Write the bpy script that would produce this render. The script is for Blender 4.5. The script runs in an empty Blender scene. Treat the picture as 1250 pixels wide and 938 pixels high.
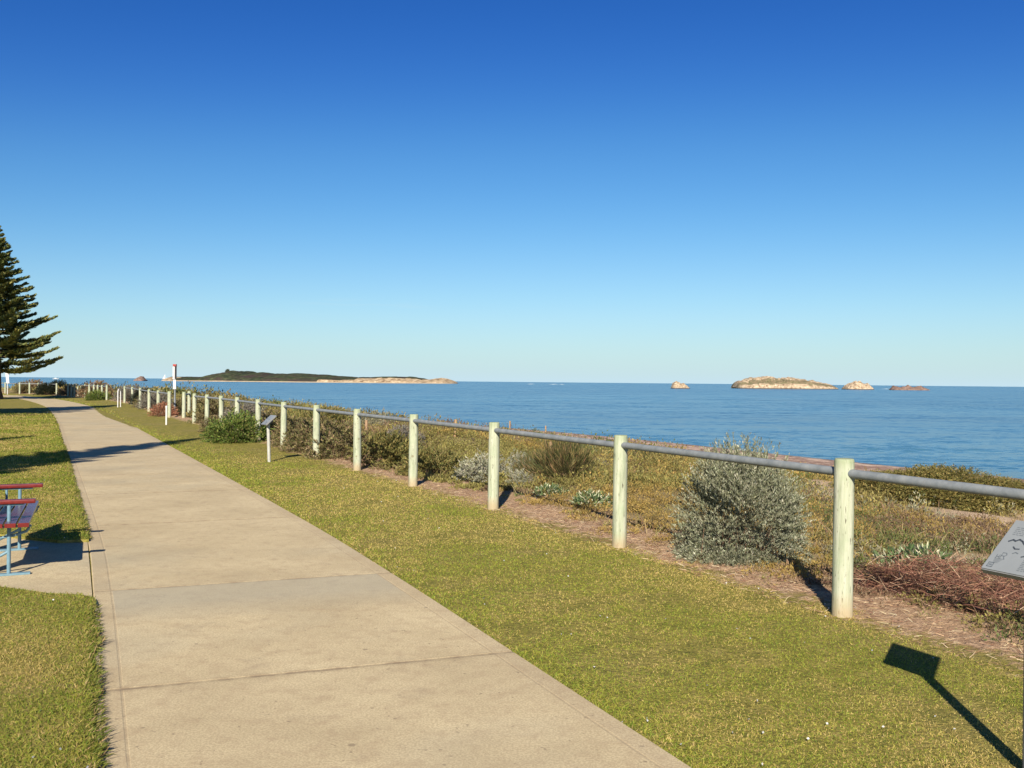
import bpy, bmesh, math, random
import numpy as np
from mathutils import Vector, Matrix, Quaternion
random.seed(7); RS = np.random.RandomState(11)
S = bpy.context.scene; COL = S.collection
R = math.radians
# ------------------------------------------------------------------ camera model
F, CX, CY, EYE = 1130.0, 625.0, 469.0, 1.6
TH, PIT = 0.0096, 0.0026
fwd = Vector((0, math.cos(PIT), -math.sin(PIT)))
r0 = Vector((1, 0, 0)); u0 = r0.cross(fwd)
rgt = (r0*math.cos(TH) + u0*math.sin(TH)).normalized()
up = (u0*math.cos(TH) - r0*math.sin(TH)).normalized()
CAM = Vector((0, 0, EYE))
def ray(px, py): return fwd + rgt*((px-CX)/F) - up*((py-CY)/F)
def at(px, py, z=0.0):
    d = ray(px, py); k = (z-EYE)/d.z; return CAM + d*k
def atd(px, py, y):
    d = ray(px, py); return CAM + d*(y/d.y)
cd = bpy.data.cameras.new('camera'); cam = bpy.data.objects.new('camera', cd); COL.objects.link(cam)
cd.sensor_width = 36; cd.lens = 36*F/1250; cd.clip_end = 60000; cd.clip_start = .05
M = Matrix((rgt, up, -fwd)).transposed().to_4x4(); M.translation = CAM; cam.matrix_world = M
S.camera = cam
SEA = -3.0
# ------------------------------------------------------------------ light
EL, AZ = 30.0, 6.5           # elevation; shadows run AZ degrees right of straight ahead
sd = bpy.data.lights.new('sun', 'SUN'); sun = bpy.data.objects.new('sun', sd); COL.objects.link(sun)
sd.energy = 5.0; sd.angle = R(.53); sd.color = (1, .90, .75)
L = Vector((math.sin(R(AZ))*math.cos(R(EL)), math.cos(R(AZ))*math.cos(R(EL)), -math.sin(R(EL))))
sun.rotation_euler = L.to_track_quat('-Z', 'Y').to_euler()
W = bpy.data.worlds.new('World'); S.world = W; W.use_nodes = True
nt = W.node_tree; bg = nt.nodes['Background']
sky = nt.nodes.new('ShaderNodeTexSky'); sky.sky_type = 'NISHITA'; sky.sun_disc = False
sky.sun_elevation = R(EL); sky.sun_rotation = R(180+AZ); sky.altitude = 0; sky.air_density = 1.0
sky.dust_density = .3; sky.ozone_density = 2.2
hs = nt.nodes.new('ShaderNodeHueSaturation'); hs.inputs['Saturation'].default_value = 1.12
gm = nt.nodes.new('ShaderNodeGamma'); gm.inputs[1].default_value = 1.15
nt.links.new(sky.outputs[0], hs.inputs['Color']); nt.links.new(hs.outputs[0], gm.inputs[0])
# a few faint cirrus wisps low in the sky
tc = nt.nodes.new('ShaderNodeTexCoord'); mp = nt.nodes.new('ShaderNodeMapping'); mp.inputs['Scale'].default_value = (9, 9, 160)
nz = nt.nodes.new('ShaderNodeTexNoise'); nz.inputs['Scale'].default_value = 1.6; nz.inputs['Detail'].default_value = 4
nt.links.new(tc.outputs['Generated'], mp.inputs[0]); nt.links.new(mp.outputs[0], nz.inputs[0])
def wmath(op, a, b=None, clamp=False):
    n = nt.nodes.new('ShaderNodeMath'); n.operation = op; n.use_clamp = clamp
    for i, v in enumerate((a, b)):
        if v is None: continue
        if isinstance(v, (int, float)): n.inputs[i].default_value = v
        else: nt.links.new(v, n.inputs[i])
    return n.outputs[0]
sp = nt.nodes.new('ShaderNodeSeparateXYZ'); nt.links.new(tc.outputs['Generated'], sp.inputs[0])
band = wmath('SUBTRACT', 1, wmath('DIVIDE', wmath('ABSOLUTE', wmath('SUBTRACT', sp.outputs[2], .081)), .008), True)
side = wmath('SUBTRACT', 1, wmath('DIVIDE', wmath('ABSOLUTE', wmath('ADD', sp.outputs[0], .165)), .11), True)
wis = wmath('MULTIPLY', wmath('MULTIPLY', band, side), wmath('MULTIPLY', wmath('SUBTRACT', nz.outputs[0], .5), 2.2, True), True)
mx = nt.nodes.new('ShaderNodeMix'); mx.data_type = 'RGBA'; mx.inputs[7].default_value = (5, 6.5, 7, 1)
EXPO = .80; STR = .07
vs1 = nt.nodes.new('ShaderNodeVectorMath'); vs1.operation = 'SCALE'; vs1.inputs['Scale'].default_value = .085; nt.links.new(gm.outputs[0], vs1.inputs[0])
cv = nt.nodes.new('ShaderNodeRGBCurve'); nt.links.new(vs1.outputs[0], cv.inputs['Color'])
cv.mapping.use_clip = False; cv.mapping.extend = 'EXTRAPOLATED'
for ci, pp in enumerate((((.0, .0), (.11, .024), (.227, .107), (.571, .352), (1.1, .60)), ((0, 0), (.25, .138), (.456, .352), (.896, .70), (1.0, .76)), ((0, 0), (.25, .18), (.51, .51), (.79, .77), (1.05, .97)))):
    c_ = cv.mapping.curves[ci]
    while len(c_.points) < len(pp): c_.points.new(.5, .5)
    for q_, (a_, b_) in zip(c_.points, pp): q_.location = (a_, b_)
cv.mapping.update()
vs2 = nt.nodes.new('ShaderNodeVectorMath'); vs2.operation = 'SCALE'; vs2.inputs['Scale'].default_value = 1/(STR*2**EXPO); nt.links.new(cv.outputs[0], vs2.inputs[0])
nt.links.new(wmath('MULTIPLY', wis, .5), mx.inputs[0]); 
hz = nt.nodes.new('ShaderNodeMix'); hz.data_type = 'RGBA'; k_ = 1/(STR*2**EXPO); hz.inputs[7].default_value = (.58*k_, .775*k_, .88*k_, 1)
nt.links.new(wmath('POWER', 2.71828, wmath('MULTIPLY', wmath('ABSOLUTE', sp.outputs[2]), -28.0)), hz.inputs[0]); nt.links.new(vs2.outputs[0], hz.inputs[6]); nt.links.new(hz.outputs[2], mx.inputs[6])
nt.links.new(mx.outputs[2], bg.inputs[0]); bg.inputs[1].default_value = STR
S.view_settings.view_transform = 'Standard'; S.view_settings.look = 'None'; S.view_settings.exposure = EXPO; S.view_settings.gamma = 1
S.render.engine = 'CYCLES'

# ------------------------------------------------------------------ tags & mesh helpers
def tag(o, label=None, cat=None, group=None, kind=None):
    if label: o['label'] = label
    if cat: o['category'] = cat
    if group: o['group'] = group
    if kind: o['kind'] = kind
    return o
def empty(name, loc, rz=0, **k):
    o = bpy.data.objects.new(name, None); COL.objects.link(o); o.location = loc; o.rotation_euler = (0, 0, rz)
    o.empty_display_size = .1
    return tag(o, **k)
def link(name, me, mat=None, parent=None, smooth=None):
    o = bpy.data.objects.new(name, me); COL.objects.link(o)
    if mat: me.materials.append(mat)
    if len(me.polygons) and not any(p.use_smooth is False for p in me.polygons[:1]) and smooth is False: me.polygons.foreach_set('use_smooth', [False]*len(me.polygons))
    if smooth: me.polygons.foreach_set('use_smooth', [True]*len(me.polygons))
    if parent: o.parent = parent
    return o
def npmesh(name, V, T, C=None, attrs=None):
    """V (n,3); T (m,3) or (m,4) faces; C (n,3) colours per vertex"""
    me = bpy.data.meshes.new(name); V = np.asarray(V, np.float32); T = np.asarray(T, np.int32); k = T.shape[1]
    me.vertices.add(len(V)); me.vertices.foreach_set('co', V.ravel())
    me.loops.add(T.size); me.loops.foreach_set('vertex_index', T.ravel())
    me.polygons.add(len(T)); me.polygons.foreach_set('loop_start', np.arange(0, T.size, k, dtype=np.int32))
    me.polygons.foreach_set('loop_total', np.full(len(T), k, np.int32))
    me.update(calc_edges=True)
    if C is not None:
        a = me.color_attributes.new('Col', 'FLOAT_COLOR', 'POINT')
        a.data.foreach_set('color', np.concatenate([C, np.ones((len(C), 1))], 1).astype(np.float32).ravel())
    for n, v in (attrs or {}).items():
        a = me.attributes.new(n, 'FLOAT', 'POINT'); a.data.foreach_set('value', np.asarray(v, np.float32))
    return me
class MB:
    def __init__(s): s.bm = bmesh.new()
    def box(s, c, ax, ay, az, bev=0):
        """centre c, half-extent vectors"""
        c = Vector(c); ax, ay, az = Vector(ax), Vector(ay), Vector(az); vs = []
        for i in (-1, 1):
            for j in (-1, 1):
                for k in (-1, 1): vs.append(s.bm.verts.new(c+ax*i+ay*j+az*k))
        fs = [s.bm.faces.new([vs[i] for i in q]) for q in ((0,1,3,2),(4,6,7,5),(0,4,5,1),(2,3,7,6),(0,2,6,4),(1,5,7,3))]
        if bev:
            es = list({e for f in fs for e in f.edges}); bmesh.ops.bevel(s.bm, geom=es, offset=bev, segments=2, affect='EDGES', profile=.6)
        return s
    def tube(s, pts, rad, n=10, caps=True):
        pts = [Vector(p) for p in pts]; rr = rad if isinstance(rad, (list, tuple)) else [rad]*len(pts); rings = []
        t0 = (pts[1]-pts[0]).normalized(); a = t0.orthogonal().normalized()
        for i, p in enumerate(pts):
            t = (pts[min(i+1, len(pts)-1)]-pts[max(i-1, 0)]).normalized()
            a = (a - t*a.dot(t)).normalized(); b = t.cross(a)
            rings.append([s.bm.verts.new(p+(a*math.cos(2*math.pi*k/n)+b*math.sin(2*math.pi*k/n))*rr[i]) for k in range(n)])
        for i in range(len(rings)-1):
            for k in range(n):
                f = s.bm.faces.new((rings[i][k], rings[i][(k+1) % n], rings[i+1][(k+1) % n], rings[i+1][k])); f.smooth = True
        if caps:
            for rg_ in (rings[0][::-1], rings[-1]): s.bm.faces.new([s.bm.verts.new(v_.co) for v_ in rg_])
        return s
    def poly(s, pts): s.bm.faces.new([s.bm.verts.new(Vector(p)) for p in pts]); return s
    def prism(s, pts, dz):
        lo = [s.bm.verts.new(Vector(p)) for p in pts]; hi = [s.bm.verts.new(Vector(p)+Vector((0, 0, dz))) for p in pts]
        n = len(pts); s.bm.faces.new(lo[::-1]); s.bm.faces.new(hi)
        for i in range(n): s.bm.faces.new((lo[i], lo[(i+1) % n], hi[(i+1) % n], hi[i]))
        return s
    def mesh(s, name):
        bmesh.ops.recalc_face_normals(s.bm, faces=s.bm.faces)
        me = bpy.data.meshes.new(name); s.bm.to_mesh(me); s.bm.free(); return me
    def build(s, name, mat, parent=None): return link(name, s.mesh(name), mat, parent)
def copy_tree(o, parent=None):
    c = o.copy(); COL.objects.link(c)
    if parent: c.parent = parent
    for ch in [x for x in o.children]: copy_tree(ch, c)
    return c

# value noise -------------------------------------------------------
_G = np.random.RandomState(5).rand(256, 256)
def vn(x, y, sc=1.0, off=0.0):
    x = np.asarray(x, float)/sc+off+1000.3; y = np.asarray(y, float)/sc+off*1.7+1000.7
    xi = np.floor(x).astype(int); yi = np.floor(y).astype(int); fx = x-xi; fy = y-yi
    fx = fx*fx*(3-2*fx); fy = fy*fy*(3-2*fy)
    g = lambda a, b: _G[a % 256, b % 256]
    return (g(xi, yi)*(1-fx)+g(xi+1, yi)*fx)*(1-fy)+(g(xi, yi+1)*(1-fx)+g(xi+1, yi+1)*fx)*fy
def fbm(x, y, sc, off=0, o=4):
    s = 0; a = 1; w = 0
    for i in range(o): s = s+a*vn(x, y, sc/2**i, off+i*7.3); w += a; a *= .5
    return s/w

# ------------------------------------------------------------------ materials
class N:
    def __init__(s, name):
        s.m = bpy.data.materials.new(name); s.m.use_nodes = True; s.t = s.m.node_tree; s.p = s.t.nodes['Principled BSDF']; s.o = s.t.nodes['Material Output']
    def n(s, ty, **k):
        x = s.t.nodes.new(ty)
        for a, v in k.items(): setattr(x, a, v)
        return x
    def l(s, a, b): s.t.links.new(a, b)
    def set(s, node, key, v):
        i = node.inputs[key]
        if isinstance(v, bpy.types.NodeSocket): s.l(v, i)
        else: i.default_value = v
    def coord(s, scale=(1, 1, 1), which='Object'):
        if which == 'World':
            g = s.n('ShaderNodeNewGeometry').outputs['Position']
        else: g = s.n('ShaderNodeTexCoord').outputs[which]
        m = s.n('ShaderNodeMapping'); m.inputs['Scale'].default_value = scale; s.l(g, m.inputs[0]); return m.outputs[0]
    def noise(s, vec, sc, det=4, rough=.55, col=False):
        x = s.n('ShaderNodeTexNoise'); s.l(vec, x.inputs['Vector']); x.inputs['Scale'].default_value = sc; x.inputs['Detail'].default_value = det; x.inputs['Roughness'].default_value = rough
        return x.outputs[1 if col else 0]
    def ramp(s, fac, stops, interp='LINEAR'):
        x = s.n('ShaderNodeValToRGB'); x.color_ramp.interpolation = interp; e = x.color_ramp.elements
        while len(e) < len(stops): e.new(.5)
        for i, (p, c) in enumerate(stops):
            e[i].position = p; e[i].color = (*c, 1) if not isinstance(c, (int, float)) else (c, c, c, 1)
        s.l(fac, x.inputs[0]); return x.outputs[0]
    def math(s, op, a, b=None, clamp=False):
        x = s.n('ShaderNodeMath', operation=op, use_clamp=clamp); s.set(x, 0, a)
        if b is not None: s.set(x, 1, b)
        return x.outputs[0]
    def mix(s, f, a, b, blend='MIX'):
        x = s.n('ShaderNodeMix', data_type='RGBA', blend_type=blend); s.set(x, 0, f)
        for k, v in ((6, a), (7, b)): s.set(x, k, (*v, 1) if isinstance(v, tuple) and len(v) == 3 else v)
        return x.outputs[2]
    def attr(s, name): return s.n('ShaderNodeAttribute', attribute_name=name)
    def bump(s, h, st=.5, dist=.01):
        x = s.n('ShaderNodeBump'); x.inputs['Strength'].default_value = st; x.inputs['Distance'].default_value = dist; s.l(h, x.inputs['Height']); s.l(x.outputs[0], s.p.inputs['Normal'])
    def fin(s, base=None, rough=.7, spec=.3, metal=0):
        if base is not None: s.set(s.p, 'Base Color', (*base, 1) if isinstance(base, tuple) and len(base) == 3 else base)
        s.set(s.p, 'Roughness', rough); s.set(s.p, 'Specular IOR Level', spec); s.set(s.p, 'Metallic', metal); return s.m
def foliage_mat(name, trans=.3, rough=.6, spec=.25):
    g = N(name); a = g.attr('Col'); g.fin(a.outputs[0], rough, spec)
    tr = g.n('ShaderNodeBsdfTranslucent'); g.l(a.outputs[0], tr.inputs[0]); ms = g.n('ShaderNodeMixShader'); ms.inputs[0].default_value = trans
    g.l(g.p.outputs[0], ms.inputs[1]); g.l(tr.outputs[0], ms.inputs[2]); g.l(ms.outputs[0], g.o.inputs[0]); return g.m
M_leaf = foliage_mat('foliage'); M_grass = foliage_mat('grass_blades', .4, .65, .2); M_twig = foliage_mat('dry_twigs', .05, .8, .1)
M_silver = foliage_mat('silver_leaves', .15, .55, .3)
M_needle = foliage_mat('pine_needles', .1, .55, .35)
def lawn_color(g):
    v = g.coord(which='World')
    big = g.noise(v, .55, 5, .6); fine = g.noise(v, 35, 4, .7); mid = g.noise(v, 5, 4, .65)
    c = g.ramp(mid, [(.3, (.19, .185, .04)), (.5, (.29, .25, .06)), (.7, (.40, .32, .10))])
    c = g.mix(g.math('MULTIPLY', g.ramp(big, [(.5, 0), (.68, 1)]), .5), c, (.34, .26, .11))
    c = g.mix(g.math('MULTIPLY', g.ramp(fine, [(.4, 1), (.62, 0)]), .55), c, (.05, .055, .012))
    return c, fine
g = N('lawn'); c, fine = lawn_color(g); g.bump(fine, .8, .02); M_lawn = g.fin(c, .9, .1)
# dune ground: lawn / dirt / sandy soil / beach by distance from the fence line
g = N('ground'); lc, fine = lawn_color(g); v = g.coord(which='World'); t = g.attr('tdist').outputs['Fac']
n1 = g.noise(v, 1.7, 5, .6); n2 = g.noise(v, 12, 5, .7); n3 = g.noise(v, .35, 4, .6); n4 = g.noise(v, 60, 3, .7)
dirt = g.ramp(n2, [(.3, (.28, .17, .10)), (.5, (.46, .31, .19)), (.7, (.60, .44, .29))])
dirt = g.mix(g.math('MULTIPLY', g.ramp(n4, [(.45, 0), (.6, 1)]), .5), dirt, (.16, .09, .06))
soil = g.mix(g.ramp(n1, [(.45, 0), (.7, 1)]), (.26, .20, .09), (.38, .29, .17))
soil = g.mix(g.math('MULTIPLY', n4, .5), soil, (.12, .10, .05))
sand = g.mix(g.ramp(n2, [(.35, 0), (.65, 1)]), (.58, .44, .29), (.45, .32, .21))
wrn = g.noise(g.coord((.55, .3, 1), 'World'), 1.3, 6, .75)
wr = g.ramp(wrn, [(.36, (.58, .45, .35)), (.46, (.50, .36, .28)), (.52, (.20, .13, .10)), (.58, (.34, .22, .17)), (.66, (.60, .47, .37))])
wet = (.17, .145, .14)
def step(a, b, nn=None, amp=0):
    x = t if nn is None else g.math('ADD', t, g.math('MULTIPLY', g.math('SUBTRACT', nn, .5), amp))
    r = g.n('ShaderNodeMapRange'); g.l(x, r.inputs[0]); r.inputs[1].default_value = a; r.inputs[2].default_value = b; r.interpolation_type = 'SMOOTHSTEP'; return r.outputs[0]
c = g.mix(step(-.06, .20, g.mix(.5, n2, n1), 1.6), lc, dirt)
c = g.mix(step(.5, 1.4, n1, 1.0), c, soil)
sm = g.attr('sandm').outputs['Fac']
c = g.mix(sm, c, sand)
c = g.mix(step(17.5, 20, n1, 4), c, sand)
c = g.mix(step(24, 26, n1, 8), c, wr)
c = g.mix(step(37.5, 39, n1, 2), c, wet)
g.bump(g.math('ADD', n2, g.math('MULTIPLY', n4, .5)), .9, .04); M_ground = g.fin(c, .92, .1)
# concrete
g = N('concrete'); v = g.coord(which='World')
a = g.noise(v, 1.1, 5, .6); b = g.noise(v, 90, 3, .7); d = g.noise(v, 9, 6, .7); e = g.noise(g.coord((1, 1, 1), 'World'), .45, 3)
c = g.ramp(a, [(.3, (.46, .375, .228)), (.5, (.545, .45, .278)), (.7, (.62, .52, .325))])
c = g.mix(g.math('MULTIPLY', g.ramp(b, [(.44, 1), (.56, 0)]), .42), c, (.23, .17, .10))
c = g.mix(g.math('MULTIPLY', g.ramp(d, [(.48, 0), (.68, 1)]), .5), c, (.34, .25, .155))
st_ = g.noise(g.coord((1, 1, 1), 'World'), 2.6, 6, .75)
c = g.mix(g.math('MULTIPLY', g.ramp(st_, [(.57, 0), (.66, 1)]), .26), c, (.27, .21, .145))
c = g.mix(g.math('MULTIPLY', g.ramp(g.noise(g.coord((1, 1, 1), 'World'), 28, 2, .5), [(.70, 0), (.74, 1)]), .6), c, (.16, .12, .08))
c = g.mix(g.math('MULTIPLY', g.ramp(e, [(.52, 0), (.7, 1)]), .35), c, (.33, .315, .24))
vo = g.n('ShaderNodeTexVoronoi'); g.l(v, vo.inputs[0]); vo.inputs['Scale'].default_value = 2.3
c = g.mix(g.math('MULTIPLY', g.ramp(g.math('ADD', vo.outputs['Distance'], g.math('MULTIPLY', d, .12)), [(.085, 1), (.10, 0)]), .6), c, (.17, .13, .09))
c = g.mix(g.math('MULTIPLY', g.attr('joint').outputs['Fac'], g.ramp(d, [(.35, .2), (.6, .75)])), c, (.19, .14, .09))
c = g.mix(g.attr('band').outputs['Fac'], c, g.mix(.16, c, (.27, .20, .14)))
c = g.mix(g.math('MULTIPLY', g.attr('repair').outputs['Fac'], .55), c, (.32, .30, .235))
c = g.mix(g.math('MULTIPLY', g.attr('slab').outputs['Fac'], .30), c, (.37, .315, .22))
g.bump(g.math('ADD', b, d), .35, .004); M_conc = g.fin(c, .85, .2)
# treated pine posts
g = N('treated_pine'); v = g.coord((1, 1, 1)); info = g.n('ShaderNodeObjectInfo')
vv = g.n('ShaderNodeVectorMath', operation='ADD'); g.l(v, vv.inputs[0]); cmb = g.n('ShaderNodeCombineXYZ'); g.l(g.math('MULTIPLY', info.outputs['Random'], 30), cmb.inputs[0]); g.l(cmb.outputs[0], vv.inputs[1])
m2 = g.n('ShaderNodeMapping'); m2.inputs['Scale'].default_value = (14, 14, 1.2); g.l(vv.outputs[0], m2.inputs[0])
gr = g.noise(m2.outputs[0], 2.2, 6, .65); bl = g.noise(vv.outputs[0], 5, 4, .6)
m3 = g.n('ShaderNodeMapping'); m3.inputs['Scale'].default_value = (60, 60, 9); g.l(vv.outputs[0], m3.inputs[0]); cr = g.noise(m3.outputs[0], 1.3, 3, .6)
c = g.ramp(gr, [(.3, (.235, .26, .175)), (.5, (.365, .392, .285)), (.7, (.45, .455, .365))])
c = g.mix(g.math('MULTIPLY', g.ramp(bl, [(.5, 0), (.7, 1)]), .45), c, (.26, .33, .20))
kv = g.n('ShaderNodeTexVoronoi'); g.l(vv.outputs[0], kv.inputs[0]); kv.inputs['Scale'].default_value = 6.5
c = g.mix(g.math('MULTIPLY', g.ramp(kv.outputs['Distance'], [(.10, 1), (.16, 0)]), .6), c, (.17, .13, .07))
c = g.mix(g.math('MULTIPLY', g.ramp(cr, [(.62, 0), (.67, 1)]), .8), c, (.07, .06, .04))
sx = g.n('ShaderNodeSeparateXYZ'); g.l(g.n('ShaderNodeTexCoord').outputs['Object'], sx.inputs[0]); z = sx.outputs[2]
c = g.mix(g.math('MULTIPLY', g.ramp(g.math('ADD', z, g.math('MULTIPLY', bl, .12)), [(.10, 1), (.24, 0)]), .7), c, (.36, .26, .15))
c = g.mix(g.math('MULTIPLY', g.ramp(g.math('SUBTRACT', z, g.math('MULTIPLY', bl, .2)), [(.90, 0), (.99, 1)]), .55), c, (.20, .25, .13))
g.bump(g.math('ADD', gr, g.math('MULTIPLY', cr, -1)), .5, .006); M_post = g.fin(c, .8, .2)
def simple(name, col, rough=.5, metal=0, spec=.4, var=.25, sc=20, bump=.2):
    g = N(name); n = g.noise(g.coord(), sc, 5, .65); dk = tuple(x*(1-var) for x in col); lt = tuple(min(1, x*(1+var*.6)) for x in col)
    c = g.ramp(n, [(.3, dk), (.7, lt)]); g.bump(n, bump, .002); return g.fin(c, rough, spec, metal)
g = N('galvanised_steel'); n = g.noise(g.coord(which='World'), 9, 6, .7); n5 = g.noise(g.coord(which='World'), 70, 3, .6)
c = g.ramp(n, [(.3, (.13, .15, .165)), (.55, (.20, .22, .235)), (.75, (.27, .285, .29))]); c = g.mix(g.math('MULTIPLY', g.ramp(n5, [(.6, 0), (.7, 1)]), .35), c, (.16, .12, .10))
g.bump(n5, .2, .002); M_rail = g.fin(c, .6, .3, 0)
M_blue = simple('pale_blue_steel', (.13, .235, .30), .5); M_red = simple('red_painted_slat', (.15, .016, .014), .32, 0, .5, .3, 30)
M_redshade = simple('shaded_red_slat', (.10, .045, .075), .25, 0, .6, .35, 25)  # red seat paint with backrest shade and blue sky sheen put into its colour
M_signgrey = simple('grey_sign_post', (.20, .205, .21), .6, 0); M_plate = simple('sign_face', (.215, .235, .25), .38, 0, .4, .06, 8, .05)
M_paleplate_post = simple('pale_post', (.40, .40, .36), .55); M_ink = simple('engraved_ink', (.045, .055, .07), .5, var=.1); M_inkl = simple('faded_ink', (.11, .13, .15), .5, var=.1)
M_white = simple('white_paint', (.58, .58, .57), .4, var=.06); M_black = simple('black_paint', (.02, .02, .024), .4); M_redp = simple('red_paint', (.30, .045, .04), .4)
M_stake = simple('weathered_timber', (.34, .22, .13), .8); M_bark = simple('pine_bark', (.12, .08, .055), .9, 0, .1, .5, 6, 1)
M_stem = simple('woody_stem', (.13, .085, .055), .9, 0, .1)
# sea
g = N('sea_water')
pos = g.n('ShaderNodeNewGeometry').outputs['Position']
def wv(scale, rot=0):
    m = g.n('ShaderNodeMapping'); m.inputs['Scale'].default_value = scale; m.inputs['Rotation'].default_value = (0, 0, rot); g.l(pos, m.inputs[0]); return m.outputs[0]
w1 = g.noise(wv((.85, 2.0, 1), .2), 1.0, 5, .62, True); w2 = g.noise(wv((.10, .22, 1), .2), 1, 3, .5, True)
sub = g.n('ShaderNodeVectorMath', operation='SUBTRACT'); g.l(w1, sub.inputs[0]); sub.inputs[1].default_value = (.5, .5, .5)
sub2 = g.n('ShaderNodeVectorMath', operation='SUBTRACT'); g.l(w2, sub2.inputs[0]); sub2.inputs[1].default_value = (.5, .5, .5)
m1 = g.n('ShaderNodeVectorMath', operation='MULTIPLY'); g.l(sub.outputs[0], m1.inputs[0]); m1.inputs[1].default_value = (.75, 1.0, 0)
m2_ = g.n('ShaderNodeVectorMath', operation='MULTIPLY'); g.l(sub2.outputs[0], m2_.inputs[0]); m2_.inputs[1].default_value = (.30, .5, 0)
ad = g.n('ShaderNodeVectorMath', operation='ADD'); g.l(m1.outputs[0], ad.inputs[0]); g.l(m2_.outputs[0], ad.inputs[1])
wind = g.ramp(g.noise(wv((.004, .022, 1), .12), 1, 5, .62), [(.35, .45), (.65, 1.4)])
sc_ = g.n('ShaderNodeVectorMath', operation='SCALE'); g.l(ad.outputs[0], sc_.inputs[0]); g.l(wind, sc_.inputs['Scale'])
ad2 = g.n('ShaderNodeVectorMath', operation='ADD'); g.l(sc_.outputs[0], ad2.inputs[0]); ad2.inputs[1].default_value = (0, 0, 1)
nn = g.n('ShaderNodeVectorMath', operation='NORMALIZE'); g.l(ad2.outputs[0], nn.inputs[0]); g.l(nn.outputs[0], g.p.inputs['Normal'])
deep = g.ramp(g.noise(wv((.006, .02, 1), .1), 1, 5, .6), [(.35, (.020, .085, .15)), (.5, (.038, .125, .195)), (.65, (.06, .165, .235))])
g.fin(deep, .22, .5); g.p.inputs['IOR'].default_value = 1.333; M_sea = g.m

# ------------------------------------------------------------------ fence line and terrain
FL = [(16, -23.4), (9.8, -9.2), (3.56, 3.80), (2.303, 6.41), (1.046, 9.02), (-.236, 11.6), (-1.503, 14.05), (-2.72, 16.35), (-3.95, 18.7), (-5.15, 20.95), (-6.30, 23.2), (-7.45, 25.5),
      (-9.0, 28.4), (-10.7, 31.4), (-14.0, 37.3), (-15.7, 40.6), (-17.1, 43.4), (-18.5, 46.3), (-19.8, 49.0), (-21.1, 51.8), (-24.6, 58.2), (-28.4, 64.4), (-31, 68), (-33.5, 71.3), (-36.2, 74.9), (-38.5, 78), (-42, 82), (-46, 85.5), (-50, 88.5), (-60, 92), (-90, 97), (-3000, 500)]
FLa = np.array(FL)
def tdist(x, y):
    x = np.asarray(x, float); y = np.asarray(y, float); best = np.full(x.shape, 1e9); sg = np.ones(x.shape)
    for i in range(len(FL)-1):
        ax, ay = FL[i]; bx, by = FL[i+1]; dx, dy = bx-ax, by-ay
        lo = -1e9 if i == 0 else 0
        k = np.clip(((x-ax)*dx+(y-ay)*dy)/(dx*dx+dy*dy), lo, 1); ex, ey = x-(ax+k*dx), y-(ay+k*dy); d = np.hypot(ex, ey)
        s = np.where(dx*(y-ay)-dy*(x-ax) < 0, 1.0, -1.0); m = d < best; best = np.where(m, d, best); sg = np.where(m, s, sg)
    return best*sg
KT = [-1, 0, 2.5, 5, 8, 11, 14, 17, 20, 24, 30.5, 38.8, 48, 84, 200]; KZ = [0, 0, -.03, -.18, -.42, -.82, -1.28, -1.80, -2.32, -2.60, -2.74, -3.0, -3.6, -5, -8]
def height(x, y, t=None):
    if t is None: t = tdist(x, y)
    z = np.interp(t, KT, KZ); far = np.clip((y-16)/14, 0, 1)
    z = z+.42*far*np.exp(-((t-5.5)/4.0)**2)
    env = np.clip((t-.4)/2.5, 0, 1)*np.clip((23-t)/5, 0, 1)
    z = z+env*((fbm(x, y, 5.5, 3, 3)-.5)*.95+(fbm(x, y, 1.3, 9, 2)-.5)*.12)
    z = z+np.clip((t+.05)/.3, 0, 1)*np.clip((1.6-t)/.8, 0, 1)*(vn(x, y, .35, 5)-.3)*.06
    return z
def h1(x, y): return float(height(np.array([x]), np.array([y]))[0])
# bare sand patches (world positions)
SANDP = []
for px, py, rx, ry in ((1170, 684, .42, .30), (1140, 655, .4, .4), (1215, 630, 1.6, 1.6), (1240, 612, 2.2, 2.6), (1040, 622, .9, 1.0), (1062, 600, 1.5, 1.6), (890, 578, 1.2, 1.6), (820, 560, 1.5, 1.6), (670, 560, .8, .8)):
    d = ray(px, py); best = None
    for k in np.arange(5, 60, .1):
        p = CAM+d*k
        if p.z < h1(p.x, p.y): best = p; break
    if best: SANDP.append((best.x, best.y, rx*.68, ry*.68))
def sandm(x, y):
    m = np.zeros(np.shape(x))
    for cx, cy, rx, ry in SANDP: m = np.maximum(m, np.clip(1.6-np.hypot((x-cx)/rx, (y-cy)/ry)-(vn(x, y, .5, 2)-.5)*1.0, 0, 1))
    return m
xs = np.concatenate([-np.geomspace(3000, 62, 26), np.arange(-60, -16, .8), np.arange(-16, 26, .22), np.arange(26, 70, 1.0), np.geomspace(72, 3000, 22)])
ys = np.concatenate([-np.geomspace(3000, 32, 20), np.arange(-30, 2, 1.2), np.arange(2, 44, .22), np.arange(44, 130, .8), np.geomspace(132, 900, 16)])
X, Y = np.meshgrid(xs, ys); X = X.ravel(); Y = Y.ravel(); T = tdist(X, Y); Z = height(X, Y, T)
nx, ny = len(xs), len(ys); I = np.arange(nx*ny).reshape(ny, nx)
Q = np.stack([I[:-1, :-1].ravel(), I[:-1, 1:].ravel(), I[1:, 1:].ravel(), I[1:, :-1].ravel()], 1)
me = npmesh('ground', np.stack([X, Y, Z], 1), Q, attrs={'tdist': T, 'sandm': sandm(X, Y)})
tag(link('ground', me, M_ground, smooth=True), kind='structure')
me = npmesh('sea', [(-40000, -3000, SEA), (40000, -3000, SEA), (40000, 16000, SEA), (-40000, 16000, SEA)], [(0, 1, 2, 3)])
tag(link('sea', me, M_sea), kind='structure')

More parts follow.
